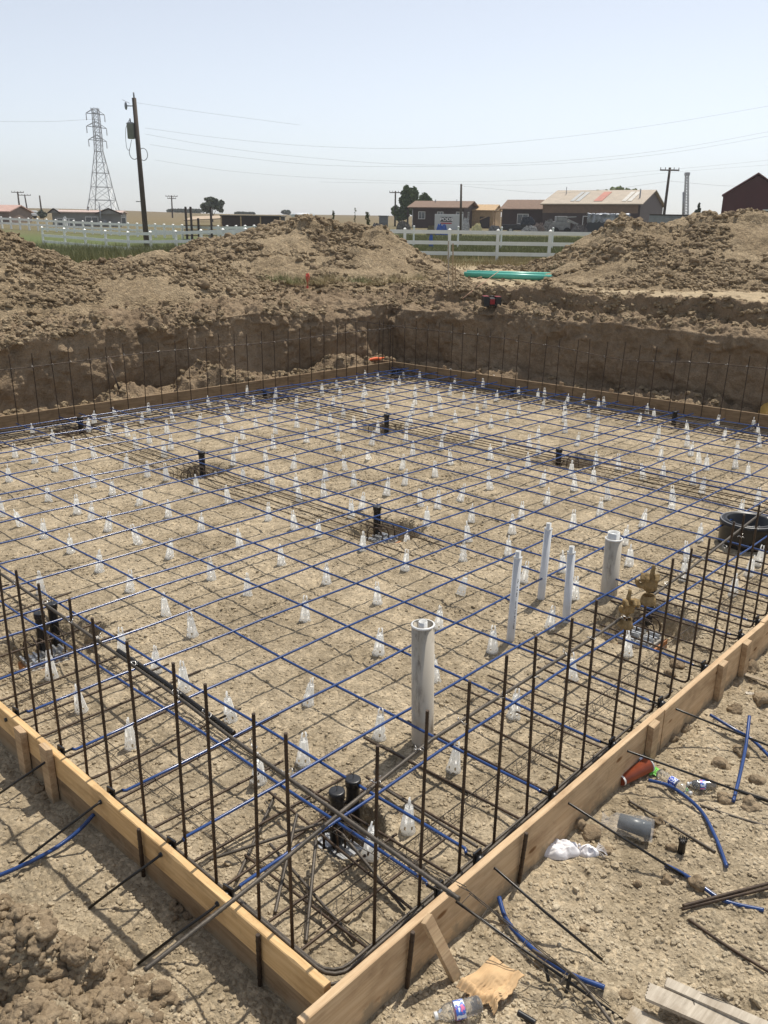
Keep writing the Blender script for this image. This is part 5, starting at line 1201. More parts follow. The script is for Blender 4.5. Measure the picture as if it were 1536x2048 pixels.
e2, H2, t2 = pole((1340, 1326), 440, 335, 100.6, 'x', r=.02); 
for c in list(e2.children): bpy.data.objects.remove(c)
bpy.data.objects.remove(e2)
pole((791, 790), 440, 382, 150, 'utility pole with a crossarm left of the tall dark green tree', r=.14, arms=((.96, 2.0),))
pole((922.5, 922), 452, 368, 95, 'plain pole standing in front of the brown house', r=.12)
pole((343, 345), 436, 391, 210, 'distant utility pole with two crossarms right of the big pole', r=.16, arms=((.97, 2.8), (.88, 2.0)))
pole((35, 41), 430, 383, 190, 'leftmost distant utility pole', r=.17, arms=((.97, 2.6),))
pole((49, 56), 424, 389, 205, 'distant utility pole with a crossarm, second from the left', r=.15, arms=((.97, 2.8),))
pole((79, 83), 422, 391, 200, 'distant bare utility pole, third from the left', r=.17)
M_WIRE = plain('power_wire', (.3, .31, .32), .5)
for k, (pix, d_, l_) in enumerate([([(290, 256), (450, 277), (640, 293), (850, 296), (1100, 277), (1330, 247), (1560, 208)], 58, 'highest power line crossing the sky'), ([(290, 268), (450, 296), (640, 317), (850, 330), (1100, 323), (1330, 300), (1560, 259)], 58, 'second power line from the top'),
     ([(300, 289), (450, 311), (640, 330), (850, 333), (1100, 328), (1330, 307), (1560, 268)], 58, 'third power line from the top'), ([(310, 320), (450, 341), (640, 356), (850, 363), (1050, 360), (1340, 339), (1560, 318)], 70, 'fourth power line from the top'),
     ([(640, 364), (850, 367), (1100, 369), (1340, 345), (1560, 328)], 80, 'lowest long power line'), ([(925, 372), (990, 378), (1100, 386), (1230, 377), (1338, 362)], 97, 'thin line from the plain pole to the crossarm pole'), ([(1340, 362), (1440, 371), (1520, 373)], 97, 'thin line from the crossarm pole to the maroon barn'),
     ([(270, 205), (400, 224), (600, 250)], 58, 'faint line sloping right from the top of the big pole'), ([(0, 243), (100, 243), (190, 238)], 300, 'faint line running left from the lattice tower')]):
    mb = MB(); mb.tube(curve3([far(a, b, d_) for a, b in pix], 8), .0055 if d_ < 90 else .010 if d_ < 200 else .03, 4, cap=False); mb.build('power_line', M_WIRE, label=l_, category='power line', group='power lines in the sky')
# lattice transmission tower
M_TOW = plain('tower_steel', (.32, .33, .34), .5, .3)
D = 300.0; b0 = far(208, 432, D); e = empty('lattice_tower', b0, -TH, label='tall steel lattice transmission tower behind the long grey house', category='transmission tower')
sc = (far(209, 440, D)-far(208, 440, D)).length
def tl(px, py): q = far(px, py, D); a, b = camxy(q.x, q.y); a0, b0_ = camxy(b0.x, b0.y); return a-a0, q.z-b0.z
def seg(mb, p, q, w=.25): mb.bar(p, q, w, w, (.3, .2, .9) if abs(Vector(q).x-Vector(p).x) > .5 else (1, .2, 0))
lev = [(432, 181, 234, 9.0), (400, 184.5, 226, 6.6), (374, 187, 220, 5.4), (346, 188.5, 214, 4.4), (303, 191, 204, 2.4), (277, 189.5, 202.5, 2.2), (252, 187.5, 200, 2.0), (226, 185.5, 197, 1.8), (216, 183, 196, 1.5)]
L_ = []
for py, xa, xb_, dep in lev:
    xa_, z_ = tl(xa, py); xb2, _ = tl(xb_, py); L_.append((xa_, xb2, z_, dep/2))
mb = MB()
def cn(l): return [Vector((l[0], -l[3], l[2])), Vector((l[1], -l[3], l[2])), Vector((l[1], l[3], l[2])), Vector((l[0], l[3], l[2]))]
for a, b in zip(L_[:-1], L_[1:]):
    ca, cb_ = cn(a), cn(b)
    for i in range(4): seg(mb, ca[i], cb_[i], .20)
mb.build('leg_frame', M_TOW, e)
mb = MB()
for a, b in zip(L_[:-1], L_[1:]):
    nsub = max(1, int(round((b[2]-a[2])/max(2.2, (a[1]-a[0])*.8))))
    for k in range(nsub):
        f0, f1 = k/nsub, (k+1)/nsub; l0 = tuple(x*(1-f0)+y*f0 for x, y in zip(a, b)); l1 = tuple(x*(1-f1)+y*f1 for x, y in zip(a, b)); c0, c1 = cn(l0), cn(l1)
        for i in range(4):
            j = (i+1) % 4; seg(mb, c0[i], c1[j], .085); seg(mb, c0[j], c1[i], .085)
            if k: seg(mb, c0[i], c0[j], .085)
    if a[2] > 2:
        ca = cn(a)
        for i in range(4): seg(mb, ca[i], ca[(i+1) % 4], .12)
mb.build('bracing', M_TOW, e)
for pyl, pyr, pya, xa, xb_ in ((226, 230, 216, 172, 209), (252, 257, 243, 173, 213), (279, 283, 270, 177, 213)):
    x0, z0 = tl(xa, pyl); x1, z1 = tl(xb_, pyr); xm, zm = tl((xa+xb_)/2-1, pya); mb = MB()
    for s_ in (-.8, .8):
        mb.bar((x0, 0, z0), (x1, 0, z1), .2, .2); mb.bar((x0, 0, z0), (xm, s_, zm), .13, .13); mb.bar((x1, 0, z1), (xm, s_, zm), .13, .13)
    mb.build('crossarm', M_TOW, e); 
    for xx, zz in ((x0, z0), (x1, z1)): mb = MB(); mb.tube([(xx, 0, zz), (xx, 0, zz-2.1)], .13, 6); mb.build('insulator', M_TOW, e)
# drilling mast
D = 320.0; b0 = far(1371, 430, D); e = empty('lattice_mast', b0, -TH, label='thin lattice mast between the crossarm pole and the conifer', category='mast')
mb = MB(); a0, a1 = tl2 = None, None
def t2_(px, py): q = far(px, py, D); a, b = camxy(q.x, q.y); c_, d_ = camxy(b0.x, b0.y); return a-c_, q.z-b0.z
(xa, za), (xb_, zb) = t2_(1368, 430), t2_(1376, 430); (xc, zc), (xd, zd) = t2_(1371.5, 351), t2_(1376.5, 351)
prev = None
for k in range(15):
    f = k/14; l = (xa+(xc-xa)*f, xb_+(xd-xb_)*f, za+(zc-za)*f); w_ = .6
    c0 = [Vector((l[0], -w_, l[2])), Vector((l[1], -w_, l[2])), Vector((l[1], w_, l[2])), Vector((l[0], w_, l[2]))]
    for i in range(4): mb.bar(c0[i], c0[(i+1) % 4], .12, .12, (0, .1, 1))
    if prev:
        for i in range(4): mb.bar(prev[i], c0[i], .2, .2, (1, .2, 0)); mb.bar(prev[i], c0[(i+1) % 4], .1, .1, (1, .2, 0))
    prev = c0
mb.box((xc-.3, -.8, zc), (xd+.3, .8, zc+1.0)); mb.build('mast', M_METAL, e)
mb = MB(); (xe, ze), (xf, zf) = t2_(1366, 430), t2_(1367, 384); mb.tube([(xe, 0, ze), (xf, 0, zf)], .35, 8); mb.build('side_pole', M_METAL, e)

# ---------------------------------------------------------------- buildings
def house(px, py, dist, rot, Wd, Dp, wall_h, ridge_h, wall_m, roof_m, name, label, over=.5, axis='x', fascia=None, cat='house', ridge_shift=.5, z_sink=.6):
    b = far(px, py, dist); g = ground_at(px, dist)
    e = empty(name, (b.x, b.y, g.z-z_sink), -TH+R(rot), label=label, category=cat); hw = wall_h+b.z-g.z+z_sink; hr = ridge_h+b.z-g.z+z_sink
    mb = MB()
    if axis == 'x':
        y2_ = Dp*ridge_shift
        mb.add([(0,0,0),(Wd,0,0),(Wd,Dp,0),(0,Dp,0),(0,0,hw),(Wd,0,hw),(Wd,Dp,hw),(0,Dp,hw),(0,y2_,hr-.12),(Wd,y2_,hr-.12)], [(0,1,5,4),(2,3,7,6),(1,2,6,9,5),(3,0,4,8,7)])
    else:
        mb.add([(0,0,0),(Wd,0,0),(Wd,Dp,0),(0,Dp,0),(0,0,hw),(Wd,0,hw),(Wd,Dp,hw),(0,Dp,hw),(Wd/2,0,hr-.12),(Wd/2,Dp,hr-.12)], [(0,1,5,8,4),(2,3,7,9,6),(1,2,6,5),(3,0,4,7)])
    mb.build('wall', wall_m, e)
    mb = MB(); t = .14
    if axis == 'x':
        s0 = (hr-hw)/(Dp*ridge_shift); s1 = (hr-hw)/(Dp*(1-ridge_shift)); a, c_ = -over, Wd+over; y0, z0, y1, z1 = -over, hw-over*s0, Dp+over, hw-over*s1; ym = Dp*ridge_shift
        mb.add([(a,y0,z0),(c_,y0,z0),(c_,ym,hr),(a,ym,hr),(a,y0,z0+t),(c_,y0,z0+t),(c_,ym,hr+t),(a,ym,hr+t)], [(0,3,2,1),(4,5,6,7),(0,1,5,4),(1,2,6,5),(3,0,4,7)])
        mb.add([(a,y1,z1),(c_,y1,z1),(c_,ym,hr),(a,ym,hr),(a,y1,z1+t),(c_,y1,z1+t),(c_,ym,hr+t),(a,ym,hr+t)], [(0,1,2,3),(4,7,6,5),(0,4,5,1),(1,5,6,2),(3,7,4,0)])
    else:
        s0 = (hr-hw)/(Wd/2); x0, z0, x1 = -over, hw-over*s0, Wd+over; xm = Wd/2; a, c_ = -over, Dp+over
        mb.add([(x0,a,z0),(x0,c_,z0),(xm,c_,hr),(xm,a,hr),(x0,a,z0+t),(x0,c_,z0+t),(xm,c_,hr+t),(xm,a,hr+t)], [(0,1,2,3),(4,7,6,5),(0,4,5,1),(1,5,6,2),(3,7,4,0)])
        mb.add([(x1,a,z0),(x1,c_,z0),(xm,c_,hr),(xm,a,hr),(x1,a,z0+t),(x1,c_,z0+t),(xm,c_,hr+t),(xm,a,hr+t)], [(0,3,2,1),(4,5,6,7),(0,1,5,4),(1,2,6,5),(3,0,4,7)])
    mb.build('roof', roof_m, e); return e, hw, hr
M_GLASS = plain('window_glass', (.05, .06, .07), .1, 0, .2, 2, spec=.8); M_TRIM = C3('white_trim', (.62, .62, .60))
def window(e, x, z, w_, h_, y=-.0, side=None, glass=None, bars=1):
    f = empty('window', (x, y, z)); f.parent = e
    if side: f.rotation_euler = (0, 0, side)
    mb = MB(); t = .09
    for a, b in (((-w_/2-t, -.06, -h_/2-t), (w_/2+t, .02, -h_/2)), ((-w_/2-t, -.06, h_/2), (w_/2+t, .02, h_/2+t)), ((-w_/2-t, -.06, -h_/2), (-w_/2, .02, h_/2)), ((w_/2, -.06, -h_/2), (w_/2+t, .02, h_/2))): mb.box(a, b)
    for k in range(bars): xx = -w_/2+w_*(k+1)/(bars+1); mb.box((xx-.03, -.055, -h_/2), (xx+.03, .015, h_/2))
    mb.build('frame', M_TRIM, f); MB().box((-w_/2, -.02, -h_/2), (w_/2, .01, h_/2)).build('pane', glass or M_GLASS, f); return f
def door(e, x, y, z0, w_, h_, m, side=None):
    mb = MB(); mb.box((-w_/2, -.05, 0), (w_/2, .01, h_)); o = mb.build('door', m, e, loc=(x, y, z0)); 
    mb = MB(); mb.box((-w_/2-.1, -.07, 0), (-w_/2, .02, h_+.1)); mb.box((w_/2, -.07, 0), (w_/2+.1, .02, h_+.1)); mb.box((-w_/2, -.07, h_), (w_/2, .02, h_+.1)); mb.build('door_frame', M_TRIM, o); mb = MB(); mb.blob((w_/2-.12, -.1, 1.0), .05, 6, 4); mb.build('handle', M_METAL, o); return o
def siding(name, c, vertical=False, scale=5.0, depth=.6):
    m, n, l, b = newmat(name); g = n.new('ShaderNodeTexCoord').outputs['Object']; w_ = n.new('ShaderNodeTexWave'); w_.bands_direction = 'X' if vertical else 'Z'; w_.inputs['Scale'].default_value = scale; l.new(g, w_.inputs['Vector'])
    t = tex(n, l, g, .8, 5, .6); l.new(mix(n, l, 1.0, ramp(n, l, t.outputs[0], [(.3, tuple(x*.85 for x in c)), (.7, tuple(x*1.12 for x in c))]), ramp(n, l, w_.outputs[0], [(0, (.75, .75, .75)), (.25, (1, 1, 1))]), 'MULTIPLY'), b.inputs['Base Color']); b.inputs['Roughness'].default_value = .6
    p = n.new('ShaderNodeBump'); p.inputs['Strength'].default_value = depth; p.inputs['Distance'].default_value = .05; l.new(w_.outputs[0], p.inputs['Height']); l.new(p.outputs[0], b.inputs['Normal']); return m
S_BROWN = siding('dark_red_siding', (.060, .034, .028)); S_MAR = siding('maroon_metal', (.085, .014, .014), True, 3.2); S_GREY = siding('grey_siding', (.30, .30, .29)); S_BARN = siding('brown_metal', (.055, .032, .027), True, 3.2)
R_BROWN = C3('brown_shingles', (.20, .13, .09), .9, .2, 3, bump=.4); R_TAN = siding('tan_metal_roof', (.42, .345, .255), True, 2.4, .4); R_DARK = C3('dark_shingles', (.12, .10, .09), .9, .2, 3); M_OSB = C3('raw_sheathing', (.46, .31, .16), .8, .15, 3)
M_SHED = C3('dark_shed', (.05, .035, .03), .8)
# brown house
def mpx(dist): return (far(801, 440, dist)-far(800, 440, dist)).length
D = 140; u_ = mpx(D)
e, hw, hr = house(824, 455, D, -18, 100*u_/.95, 8.0, 42*u_*.92, 51*u_*.98, S_BROWN, R_BROWN, 'brown_house', 'dark brown house with a brown shingle roof and white windows', over=.7)
for x in (1.4, 4.1, 6.9): window(e, x*1.1, hw-1.2, .95 if x != 4.1 else .8, .95)
window(e, 100*u_/.95+.01, hw-1.3, .8, 1.0).rotation_euler = (0, 0, R(90)); e.children[-1].location = (100*u_/.95+.01, 3.0, hw-1.2)
mb = MB(); mb.tube([(100*u_/.95*.35, 3.0, hr-.3), (100*u_/.95*.35, 3.0, hr+.3)], .08, 8); mb.tube([(100*u_/.95*.75, 3.6, hr-.3), (100*u_/.95*.75, 3.6, hr+.35)], .06, 8); mb.build('vent', M_METAL, e)
mb = MB(); mb.tube([(.1, -.12, 0), (.1, -.12, hw-.3)], .05, 6); mb.build('downspout', M_TRIM, e)
# raw framed extension
D = 143; u_ = mpx(D)
e, hw, hr = house(939, 457, D, -16, 46*u_, 8, 34*u_, 45*u_, M_OSB, M_OSB, 'framed_extension', 'bare tan sheathed extension under construction between house and wing', over=.3, cat='unfinished building')
mb = MB()
for k in range(6): mb.bar((46*u_+.3+k*.55, 1.0, hw-.3+.0*k), (46*u_+1.1+k*.55, 3.6, hr+.1), .09, .14)
mb.bar((46*u_, .8, hw-.1), (46*u_+3.8, .8, hw-.1), .1, .18)
for k in range(4): mb.bar((46*u_+.2+k*1.1, .8, 0), (46*u_+.2+k*1.1, .8, hw-.2), .12, .12, (0, 1, 0))
mb.bar((46*u_*.15, -.1, hw*.45), (46*u_*.9, -.1, hw*.8), .05, .16); mb.build('framing', M_STAKE, e)
mb = MB(); mb.box((1.6, -.03, .6), (3.2, .0, hw-.9)); mb.build('opening', M_SHED, e)
# red-brown wing and long barn
D = 132; u_ = mpx(D)
e, hw, hr = house(1003, 458, D, -22, 86*u_, 8, 38*u_, 56*u_*.98, S_BROWN, R_BROWN, 'house_wing', 'low dark red wing with a brown roof joining the tan barn', over=.35, cat='house wing')
window(e, 42*u_, hw-1.35, 1.5, 1.2)
D = 124; u_ = mpx(D)
e, hw, hr = house(1083, 460, D, -29, 178*u_/.93, 13.5, 49*u_, 76*u_, S_BARN, R_TAN, 'long_barn', 'long dark barn with a tan metal roof and skylight panels', over=.35, cat='barn')
Wb = 178*u_/.95; sl = (hr-hw)/6.75; nrm = .16
for fx, m_, l_ in ((.27, C3('grey_skylight', (.42, .43, .42)), None), (.52, C3('red_skylight', (.46, .20, .15)), 'red roof panel'), (.81, C3('pale_skylight', (.55, .53, .48)), None)):
    for k in range(1 if fx == .52 else 2):
        x0 = Wb*fx+k*.75; w_ = 1.1 if fx == .52 else .55; y0, y1 = .8, 5.6; z = lambda y: hw+y*sl+nrm
        mb = MB(); mb.add([(x0, y0, z(y0)), (x0+w_, y0, z(y0)), (x0+w_, y1, z(y1)), (x0, y1, z(y1)), (x0, y0, z(y0)+.04), (x0+w_, y0, z(y0)+.04), (x0+w_, y1, z(y1)+.04), (x0, y1, z(y1)+.04)], [(0,3,2,1),(4,5,6,7),(0,1,5,4),(1,2,6,5),(2,3,7,6),(3,0,4,7)]); o = mb.build('skylight', m_, e)
        if l_: o['label'] = l_
mb = MB(); mb.box((-.03, -.04, hw-1.15), (Wb+.0, -.004, hw-.1)); mb.box((Wb+.004, 0, hw-1.15), (Wb+.03, 13.5, hw-.1)); mb.build('upper_band', C3('tan_brown_metal', (.20, .13, .085)), e)
door(e, Wb*.49, -.01, hw-4.2, 1.1, 2.6, M_SHED); mb = MB(); mb.tube([(Wb*.13, 4.5, hr-2), (Wb*.13, 4.5, hr+.5)], .05, 6); mb.tube([(Wb*.96, 2.5, hr-2.5), (Wb*.96, 2.5, hr+.1)], .09, 6); mb.build('vent', M_METAL, e)
# maroon barn
D = 84; u_ = mpx(D)
e, hw, hr = house(1438, 455, D, -25, 118*u_, 15, 62*u_*.97, 102*u_*.97, S_MAR, C3('maroon_roof', (.16, .05, .05)), 'maroon_barn', 'maroon metal barn with a gambrel gable at the right edge', over=.12, axis='y', cat='barn')
mb = MB(); mb.box((3.6, -.8, hw-1.35), (6.2, -.03, hw-1.22)); mb.build('awning', M_TRIM, e)
# silver corrugated fence
D = 96; a, b = ground_at(1297, D), ground_at(1402, D); mb = MB(); n = 40; H0 = far(1300, 430, D).z
e = empty('metal_fence', a, label='silver corrugated metal fence between barn and right mound', category='metal fence')
d_ = b-a; nrm_ = Vector((-d_.y, d_.x, 0)).normalized()
for k in range(7):
    z0 = -.2+k*(H0-a.z+.2)/7; hh = (H0-a.z+.2)/7; mb.bar((0, 0, z0+hh/2)+Vector((0, 0, 0)) if False else Vector((0, 0, z0+hh/2)), Vector((d_.x, d_.y, z0+hh/2)), .04+.03*(k % 2), hh*.96)
mb.build('panel', plain('galvanised_sheet', (.34, .36, .37), .45, .4, .25, .6), e)
mb = MB(); mb.bar(Vector((0, 0, H0-a.z+.03)), Vector((d_.x, d_.y, H0-a.z+.03)), .14, .12); mb.build('top_rail', M_SHED, e)
# container with lettering
D = 128; u_ = mpx(D); b = ground_at(869, D); z0 = b.z; top = far(868, 428, D).z; Wc = 57*u_; Hc = top-z0
e = empty('storage_container', b, -TH+R(-4), label='white storage container with dark lettering in front of the brown house', category='container')
mb = MB(); mb.box((0, 0, 0), (Wc*.86, 2.4, Hc)); mb.box((Wc*.86+.0, -.02, 0), (Wc, 2.42, Hc+.02)); mb.build('body', C3('container_white', (.50, .52, .52), .5, .05), e, bevel=.03)
mb = MB(); mb.box((Wc*.2, -.03, Hc*.52), (Wc*.62, -.012, Hc*.82)); mb.build('sign_panel', C3('sign_black', (.03, .03, .035)), e)
def text(s, size, x, z, m, parent, y=-.04):
    c = bpy.data.curves.new('lettering', 'FONT'); c.body = s; c.size = size; c.extrude = .004; c.align_x = 'CENTER'; c.align_y = 'CENTER'; c.materials.append(m)
    o = bpy.data.objects.new('lettering', c); C.objects.link(o); o.parent = parent; o.location = (x, y, z); o.rotation_euler = (R(90), 0, 0); o.scale = (1.25, 1, 1); c.offset = .02
    me = bpy.data.meshes.new_from_object(o); bpy.data.objects.remove(o); return link('lettering', me, parent, (x, y, z)) 
o = text('PODS', Hc*.27, Wc*.41, Hc*.67, C3('sign_white', (.75, .75, .75)), e); o.rotation_euler = (R(90), 0, 0); o.scale = (1.25, 1, 1)
mb = MB(); mb.box((Wc*.22, -.03, Hc*.38), (Wc*.60, -.014, Hc*.46)); mb.build('red_stripe', C3('sign_red', (.40, .05, .06)), e)
# small grey box left of the utility pole, low dark shed, white trailer
D = 120; u_ = mpx(D)
def boxy(px, wpx, top, D, name, label, cat, m, depth=2.5, rot=0, roof=None, extra=None):
    b = ground_at(px, D); u_ = mpx(D); H = far(px, top, D).z-b.z+.3; e = empty(name, (b.x, b.y, b.z-.3), -TH+R(rot), label=label, category=cat); W_ = wpx*u_
    mb = MB(); mb.box((0, 0, 0), (W_, depth, H-.1)); mb.build('body', m, e, bevel=.03); mb = MB(); mb.box((-.12, -.12, H-.097), (W_+.12, depth+.12, H)); mb.build('roof', roof or m, e); return e, W_, H
boxy(758, 18, 431, 130, 'grey_shed', 'small grey box shed left of the dark tree', 'shed', C3('shed_grey', (.14, .15, .16)))
e, W_, H = boxy(443, 118, 430, 84, 'low_shed', 'long low dark shed with a tan lean-to roof behind the fence', 'shed', M_SHED, 4, roof=C3('shed_roof', (.07, .065, .06)))
for k in range(4): MB().box((W_*k/3-.06, -.07, 0), (W_*k/3+.06, -.005, H-.1)).build('post', M_STAKE, e)
b = ground_at(368, 84); u_ = mpx(84); mb = MB(); e = empty('lean_to', (b.x, b.y, b.z-.3), -TH, label='open lean-to with a tan roof on dark posts', category='lean-to'); Hh = far(368, 436, 84).z-b.z+.3
mb.add([(0, 0, Hh-.25), (78*u_, 0, Hh-.05), (78*u_, 4, Hh+.25), (0, 4, Hh+.1), (0, 0, Hh-.17), (78*u_, 0, Hh+.03), (78*u_, 4, Hh+.33), (0, 4, Hh+.18)], [(0,3,2,1),(4,5,6,7),(0,1,5,4),(1,2,6,5),(2,3,7,6),(3,0,4,7)]); mb.build('roof', C3('tan_roof', (.44, .34, .24)), e)
for k, x in enumerate((6, 16, 30, 56)):
    mb = MB(); mb.box((x*u_-.09, -.3, 0), (x*u_+.09, -.12, Hh+(1.0 if k in (0, 1, 3) else 0))); mb.build('post', M_SHED, e)
mb = MB()
for z in (.7, 1.2, 1.6): mb.bar((0, -.05, z), (78*u_, -.05, z), .05, .1)
mb.build('rail', M_STAKE, e)
e, W_, H = boxy(583, 31, 428.5, 78, 'white_trailer', 'white box trailer with a rounded roof behind the wide soil mound', 'trailer', C3('trailer_white', (.62, .65, .66), .35, .04), 3.0, rot=-8)
mb = MB(); mb.tube([(-.02, 1.5, H-.45), (W_+.02, 1.5, H-.45)], .9, 20, rads=None); mb.v = [(x, y*1.0, H-.12+(z-(H-.45))*.28) for x, y, z in mb.v]; mb.build('rounded_roof', C3('trailer_roof', (.72, .73, .73), .3, .04), e)
# long grey manufactured house at the left
D = 118; u_ = mpx(D)
e, hw, hr = house(106, 449, D, 10, 130*u_*1.02, 6.5, 23*u_, 26.5*u_, S_GREY, C3('pink_grey_roof', (.50, .38, .33), .7, .1), 'long_house', 'long low grey house with a shallow pale roof at left', over=.25, ridge_shift=.4)
for x in (1.0, 2.0, 3.0): window(e, x*.75+.2, hw-1.35, .55, 1.1, bars=0)
window(e, 5.0, hw-1.0, 1.5, .9); window(e, 9.1, hw-1.0, .5, .9, bars=0); window(e, 11.6*.82, hw-1.0, .8, 1.0) if False else None
mb = MB(); 
Wl = 130*u_*1.02
for x0, w_, l_ in ((-.3, 20*u_, 0), (Wl-46*u_, 48*u_, 1)):
    pk = (hr+.32 if l_ else hr+.2); mb.add([(x0, -.45, hw-.1), (x0+w_, -.45, hw-.1), (x0+w_/2, -.45, pk), (x0, 3, hw-.05), (x0+w_, 3, hw-.05), (x0+w_/2, 3, pk)], [(0, 1, 2), (3, 5, 4), (0, 2, 5, 3), (1, 4, 5, 2)])
mb.build('gable', S_GREY, e)
mb = MB()
for x0, w_, l_ in ((-.3, 20*u_, 0), (Wl-46*u_, 48*u_, 1)):
    pk = (hr+.36 if l_ else hr+.24); mb.bar((x0-.15, -.5, hw-.12), (x0+w_/2, -.5, pk), .12, .16); mb.bar((x0+w_/2, -.5, pk), (x0+w_+.15, -.5, hw-.12), .12, .16)
mb.build('eave_trim', M_SHED, e)
mb = MB(); mb.tube([(Wl*.50, 2, hr-.2), (Wl*.50, 2, hr+.45)], .07, 6); mb.blob((Wl*.50, 2, hr+.5), .16, 8, 5); mb.build('chimney', M_METAL, e)
mb = MB(); mb.tube([(Wl*.72, -1.2, 0), (Wl*.72, -1.2, hr+1.1)], .08, 6); mb.build('mast', M_METAL, e)
mb = MB(); mb.lathe([(0, 0), (.22, .06), (.30, .14)], 14); o = mb.build('satellite_dish', M_METAL, e, loc=(Wl*.76, -.6, hw-1.1)); o.rotation_euler = (R(60), 0, R(30))
D = 125; u_ = mpx(D)
house(-60, 449, D, 0, 80*u_, 8, 25*u_, 37*u_, C3('tan_wall', (.20, .15, .12)), C3('pink_roof', (.46, .30, .25)), 'tan_house', 'end of a brown house with a pinkish roof at the left edge', over=.3)
# vehicles
M_TYRE = C3('tyre_rubber', (.02, .02, .02)); M_RIM = plain('rim', (.4, .4, .4), .3, .8)
def vehicle(px, D, L, col, label, kind='pickup', rot=0, cat='pickup truck', H=1.8):
    b = ground_at(px, D); e = empty('parked_'+('pickup' if kind == 'pickup' else 'car'), b, -TH+R(rot), label=label, category=cat, group='vehicles parked beyond the fences')
    w_ = 1.9; h = H
    if kind == 'pickup': prof = [(0, .5), (0, 1.05), (L*.38, 1.08), (L*.40, 1.10), (L*.44, h), (L*.64, h), (L*.74, 1.2), (L*.98, 1.08), (L, .9), (L, .5)]; cab = (L*.415, L*.71)
    else: prof = [(0, .45), (0, 1.0), (L*.04, 1.1), (L*.12, h-.1), (L*.2, h), (L*.58, h), (L*.72, 1.12), (L*.97, 1.0), (L, .8), (L, .45)]; cab = (L*.10, L*.70)
    n = len(prof); mb = MB(); vs = [(x, s*(w_/2-(.18 if z > 1.25 else 0)), z) for s in (-1, 1) for x, z in prof]
    mb.add(vs, [tuple(range(n))] + [tuple(range(2*n-1, n-1, -1))] + [(i, i+n, (i+1) % n+n, (i+1) % n) for i in range(n)]); mb.build('body', plain('paint', col, .25, .1, .05, 1), e, bevel=.05)
    mb = MB(); 
    for s in (-1, 1): y = s*(w_/2-.165); mb.add([(cab[0]+L*.045, y, h-.1), (cab[1]-L*.12, y, h-.1), (cab[1]-L*.03, s*(w_/2-.09), 1.28), (cab[0]+L*.03, s*(w_/2-.09), 1.28)], [(0, 1, 2, 3) if s < 0 else (3, 2, 1, 0)])
    mb.build('side_glass', M_GLASS, e)
    for x in (L*.19, L*.80):
        for s in (-1, 1):
            mb = MB(); mb.tube([(x, s*(w_/2-.2), .38), (x, s*(w_/2+.02), .38)], .38, 18); o = mb.build('wheel', M_TYRE, e); mb = MB(); mb.tube([(x, s*(w_/2+.021), .38), (x, s*(w_/2+.035), .38)], .2, 12); mb.build('rim', M_RIM, o)
    for s in (-1, 1): mb = MB(); mb.box((L-.02, s*.62-.14, .82), (L+.03, s*.62+.14, .98)); mb.build('headlight', M_TRIM, e)
    return e
vehicle(1004, 112, 5.6, (.012, .014, .018), 'black crew cab pickup parked in front of the red wing', rot=180-8 if False else -6, H=2.0)
vehicle(22, 150, 5.4, (.05, .06, .08), 'dark blue grey pickup at the left beyond the far fence', rot=-62)
vehicle(50, 165, 4.0, (.55, .56, .56), 'small pale car beside the dark pickup at the left', kind='car', cat='car', rot=62, H=1.4)
# piles of stuff beside the houses: each its own thing
def pile(px, wpx, top, D, m, label, cat, seed, name='pile', base=None):
    b = ground_at(px+wpx/2, D); u_ = mpx(D); W_ = wpx*u_; H = far(px, top, D).z-b.z+.1; n = 36; s_ = np.linspace(-1, 1, n); A, B = np.meshgrid(s_, s_, indexing='ij')
    env = np.clip(1.15-np.maximum(abs(A), abs(B))**3*1.15, 0, 1); Z = -.2+(H+.2)*env*(.72+.3*ridged(A*2+seed, B*2, oct=4, s=seed)*.6)
    V = np.stack([A*W_/2*(1+.06*vn(B*3, A*3, seed, 2)), B*W_*.25, np.clip(Z, -.2, None)], -1).reshape(-1, 3)
    return link(name, npmesh(name, V, faces(n, n), m, False), loc=b, rz=-TH, label=label, category=cat)
M_TARPB = plain('black_tarp', (.012, .012, .014), .25, 0, .3, 2, .5, spec=.7); M_TARP = plain('blue_tarp', (.02, .09, .38), .45, 0, .4, 3, .4); M_JUNK = C3('junk', (.10, .085, .075), .7, .6, 6); M_YLW = C3('yellow_heap', (.58, .52, .28), .8, .3, 3)
pile(870, 27, 449, 100, M_TARP, 'blue tarp over a heap in front of the storage container', 'tarp', 31, 'tarp_heap'); pile(852, 20, 452, 100, C3('olive_heap', (.12, .10, .05), .9), 'low olive heap left of the blue tarp', 'heap', 32, 'heap')
pile(858, 10, 471, 60, M_TARP, 'scrap of blue tarp in the pasture behind the fence', 'tarp', 33, 'tarp_scrap')
pile(126, 10, 434, 108, C3('white_cover', (.7, .7, .7)), 'small white covered thing in front of the long grey house', 'cover', 36, 'white_cover')
pile(924, 16, 436, 112, C3('white_junk', (.36, .36, .36), .5, .6, 5), 'grey and white machinery right of the plain pole', 'machinery', 34, 'machinery')
pile(941, 26, 447, 105, M_YLW, 'yellow heap of sacks in front of the framed extension', 'heap', 35, 'heap')
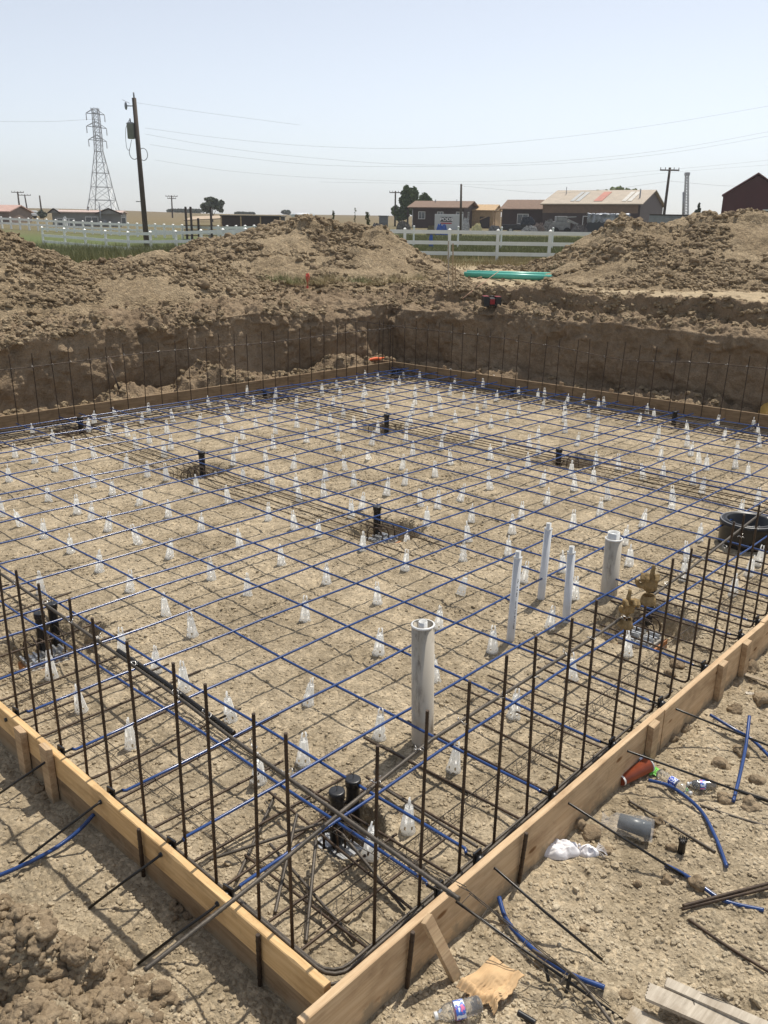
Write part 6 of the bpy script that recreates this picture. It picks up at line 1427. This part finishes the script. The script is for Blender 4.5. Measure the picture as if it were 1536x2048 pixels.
for k, (px, w_, top, c) in enumerate([(790, 34, 443, (.10, .09, .08)), (975, 30, 452, (.12, .12, .12)), (1040, 40, 452, (.30, .29, .28)), (1062, 30, 446, (.16, .12, .10)), (1085, 24, 438, (.22, .21, .20)), (1140, 40, 449, (.09, .08, .075)), (1180, 36, 453, (.42, .33, .26)), (740, 34, 447, (.09, .08, .08))]):
    pile(px, w_, top, 104+k*.5, C3('junk%d' % k, c, .7, .7, 5), 'heap of building junk beyond the fence, %s from the left' % ORD[sorted([790, 975, 1040, 1062, 1085, 1140, 1180, 740]).index(px)], 'junk heap', 40+k, 'junk_heap')
D = 106; u_ = mpx(D); b = ground_at(1176, D); H = far(1176, 426, D).z-b.z; e = empty('wrapped_load', b, -TH+R(-8), label='dark wrapped load with a torn silver black tarp on top, before the barn', category='wrapped load')
mb = MB(); mb.box((0, 0, -.1), (78*u_, 2.4, H*.78)); mb.build('load', plain('dark_wrap', (.015, .018, .026), .4, 0, .3, 2), e, bevel=.05)
n = 40; A, B = np.meshgrid(np.linspace(-.03, 1.03, n*2), np.linspace(0, 1, n), indexing='ij'); sag = .5*np.abs(vn(A*9, 1, 2, 3))
prx = np.interp(B, [0, .25, .5, 1], [-.08, -.06, 1.2, 2.5]); prz = np.interp(B, [0, .25, .5, 1], [H*.62, H*.97, H*1.0, H*.96])-sag*(B < .2)*.35
V = np.stack([A*78*u_, prx+.05*vn(A*20, B*8, 0, 4), prz+.08*vn(A*16, B*6, 1, 4)], -1).reshape(-1, 3); link('tarp', npmesh('tarp', V, faces(n*2, n), plain('silver_tarp', (.22, .23, .25), .28, .3, .7, 2.0)), e)
# skid steer like loader beside the junk
b = ground_at(1098, 108); u_ = mpx(108); e = empty('loader', b, -TH, label='pale loader with a raised arm standing among the junk', category='loader'); Hk = far(1098, 432, 108).z-b.z
mb = MB(); mb.box((.3, 0, .5), (2.6, 1.6, 1.5)); mb.box((.9, .1, 1.5), (2.2, 1.5, Hk)); mb.build('body', C3('loader_grey', (.26, .26, .25), .5, .3), e, bevel=.06)
mb = MB(); mb.bar((2.2, -.1, Hk*.8), (4.4, -.1, .8), .16, .25); mb.bar((2.0, -.1, Hk*.95), (3.2, -.1, Hk*.98), .1, .12); mb.bar((4.2, -.2, .5), (4.4, 1.6, .5), .5, .7); mb.build('arm', C3('loader_pale', (.36, .35, .33), .5, .2), e)
for x in (.8, 2.2): mb = MB(); mb.tube([(x, -.25, .42), (x, .0, .42)], .42, 16); mb.build('wheel', M_TYRE, e)

# ================================================================ the smoky air
def haze(density=.0004):
    mb = MB(); mb.box((-900, -900, -8), (1500, 1500, 70)); m = bpy.data.materials.new('haze'); m.use_nodes = True; n = m.node_tree.nodes; n.clear()
    o = n.new('ShaderNodeOutputMaterial'); v = n.new('ShaderNodeVolumePrincipled'); v.inputs['Color'].default_value = (.93, .95, 1, 1); v.inputs['Density'].default_value = density; v.inputs['Anisotropy'].default_value = .2
    m.node_tree.links.new(v.outputs[0], o.inputs['Volume']); mb.build('haze', m, kind='stuff', label='thin smoky haze over the fields')
haze()
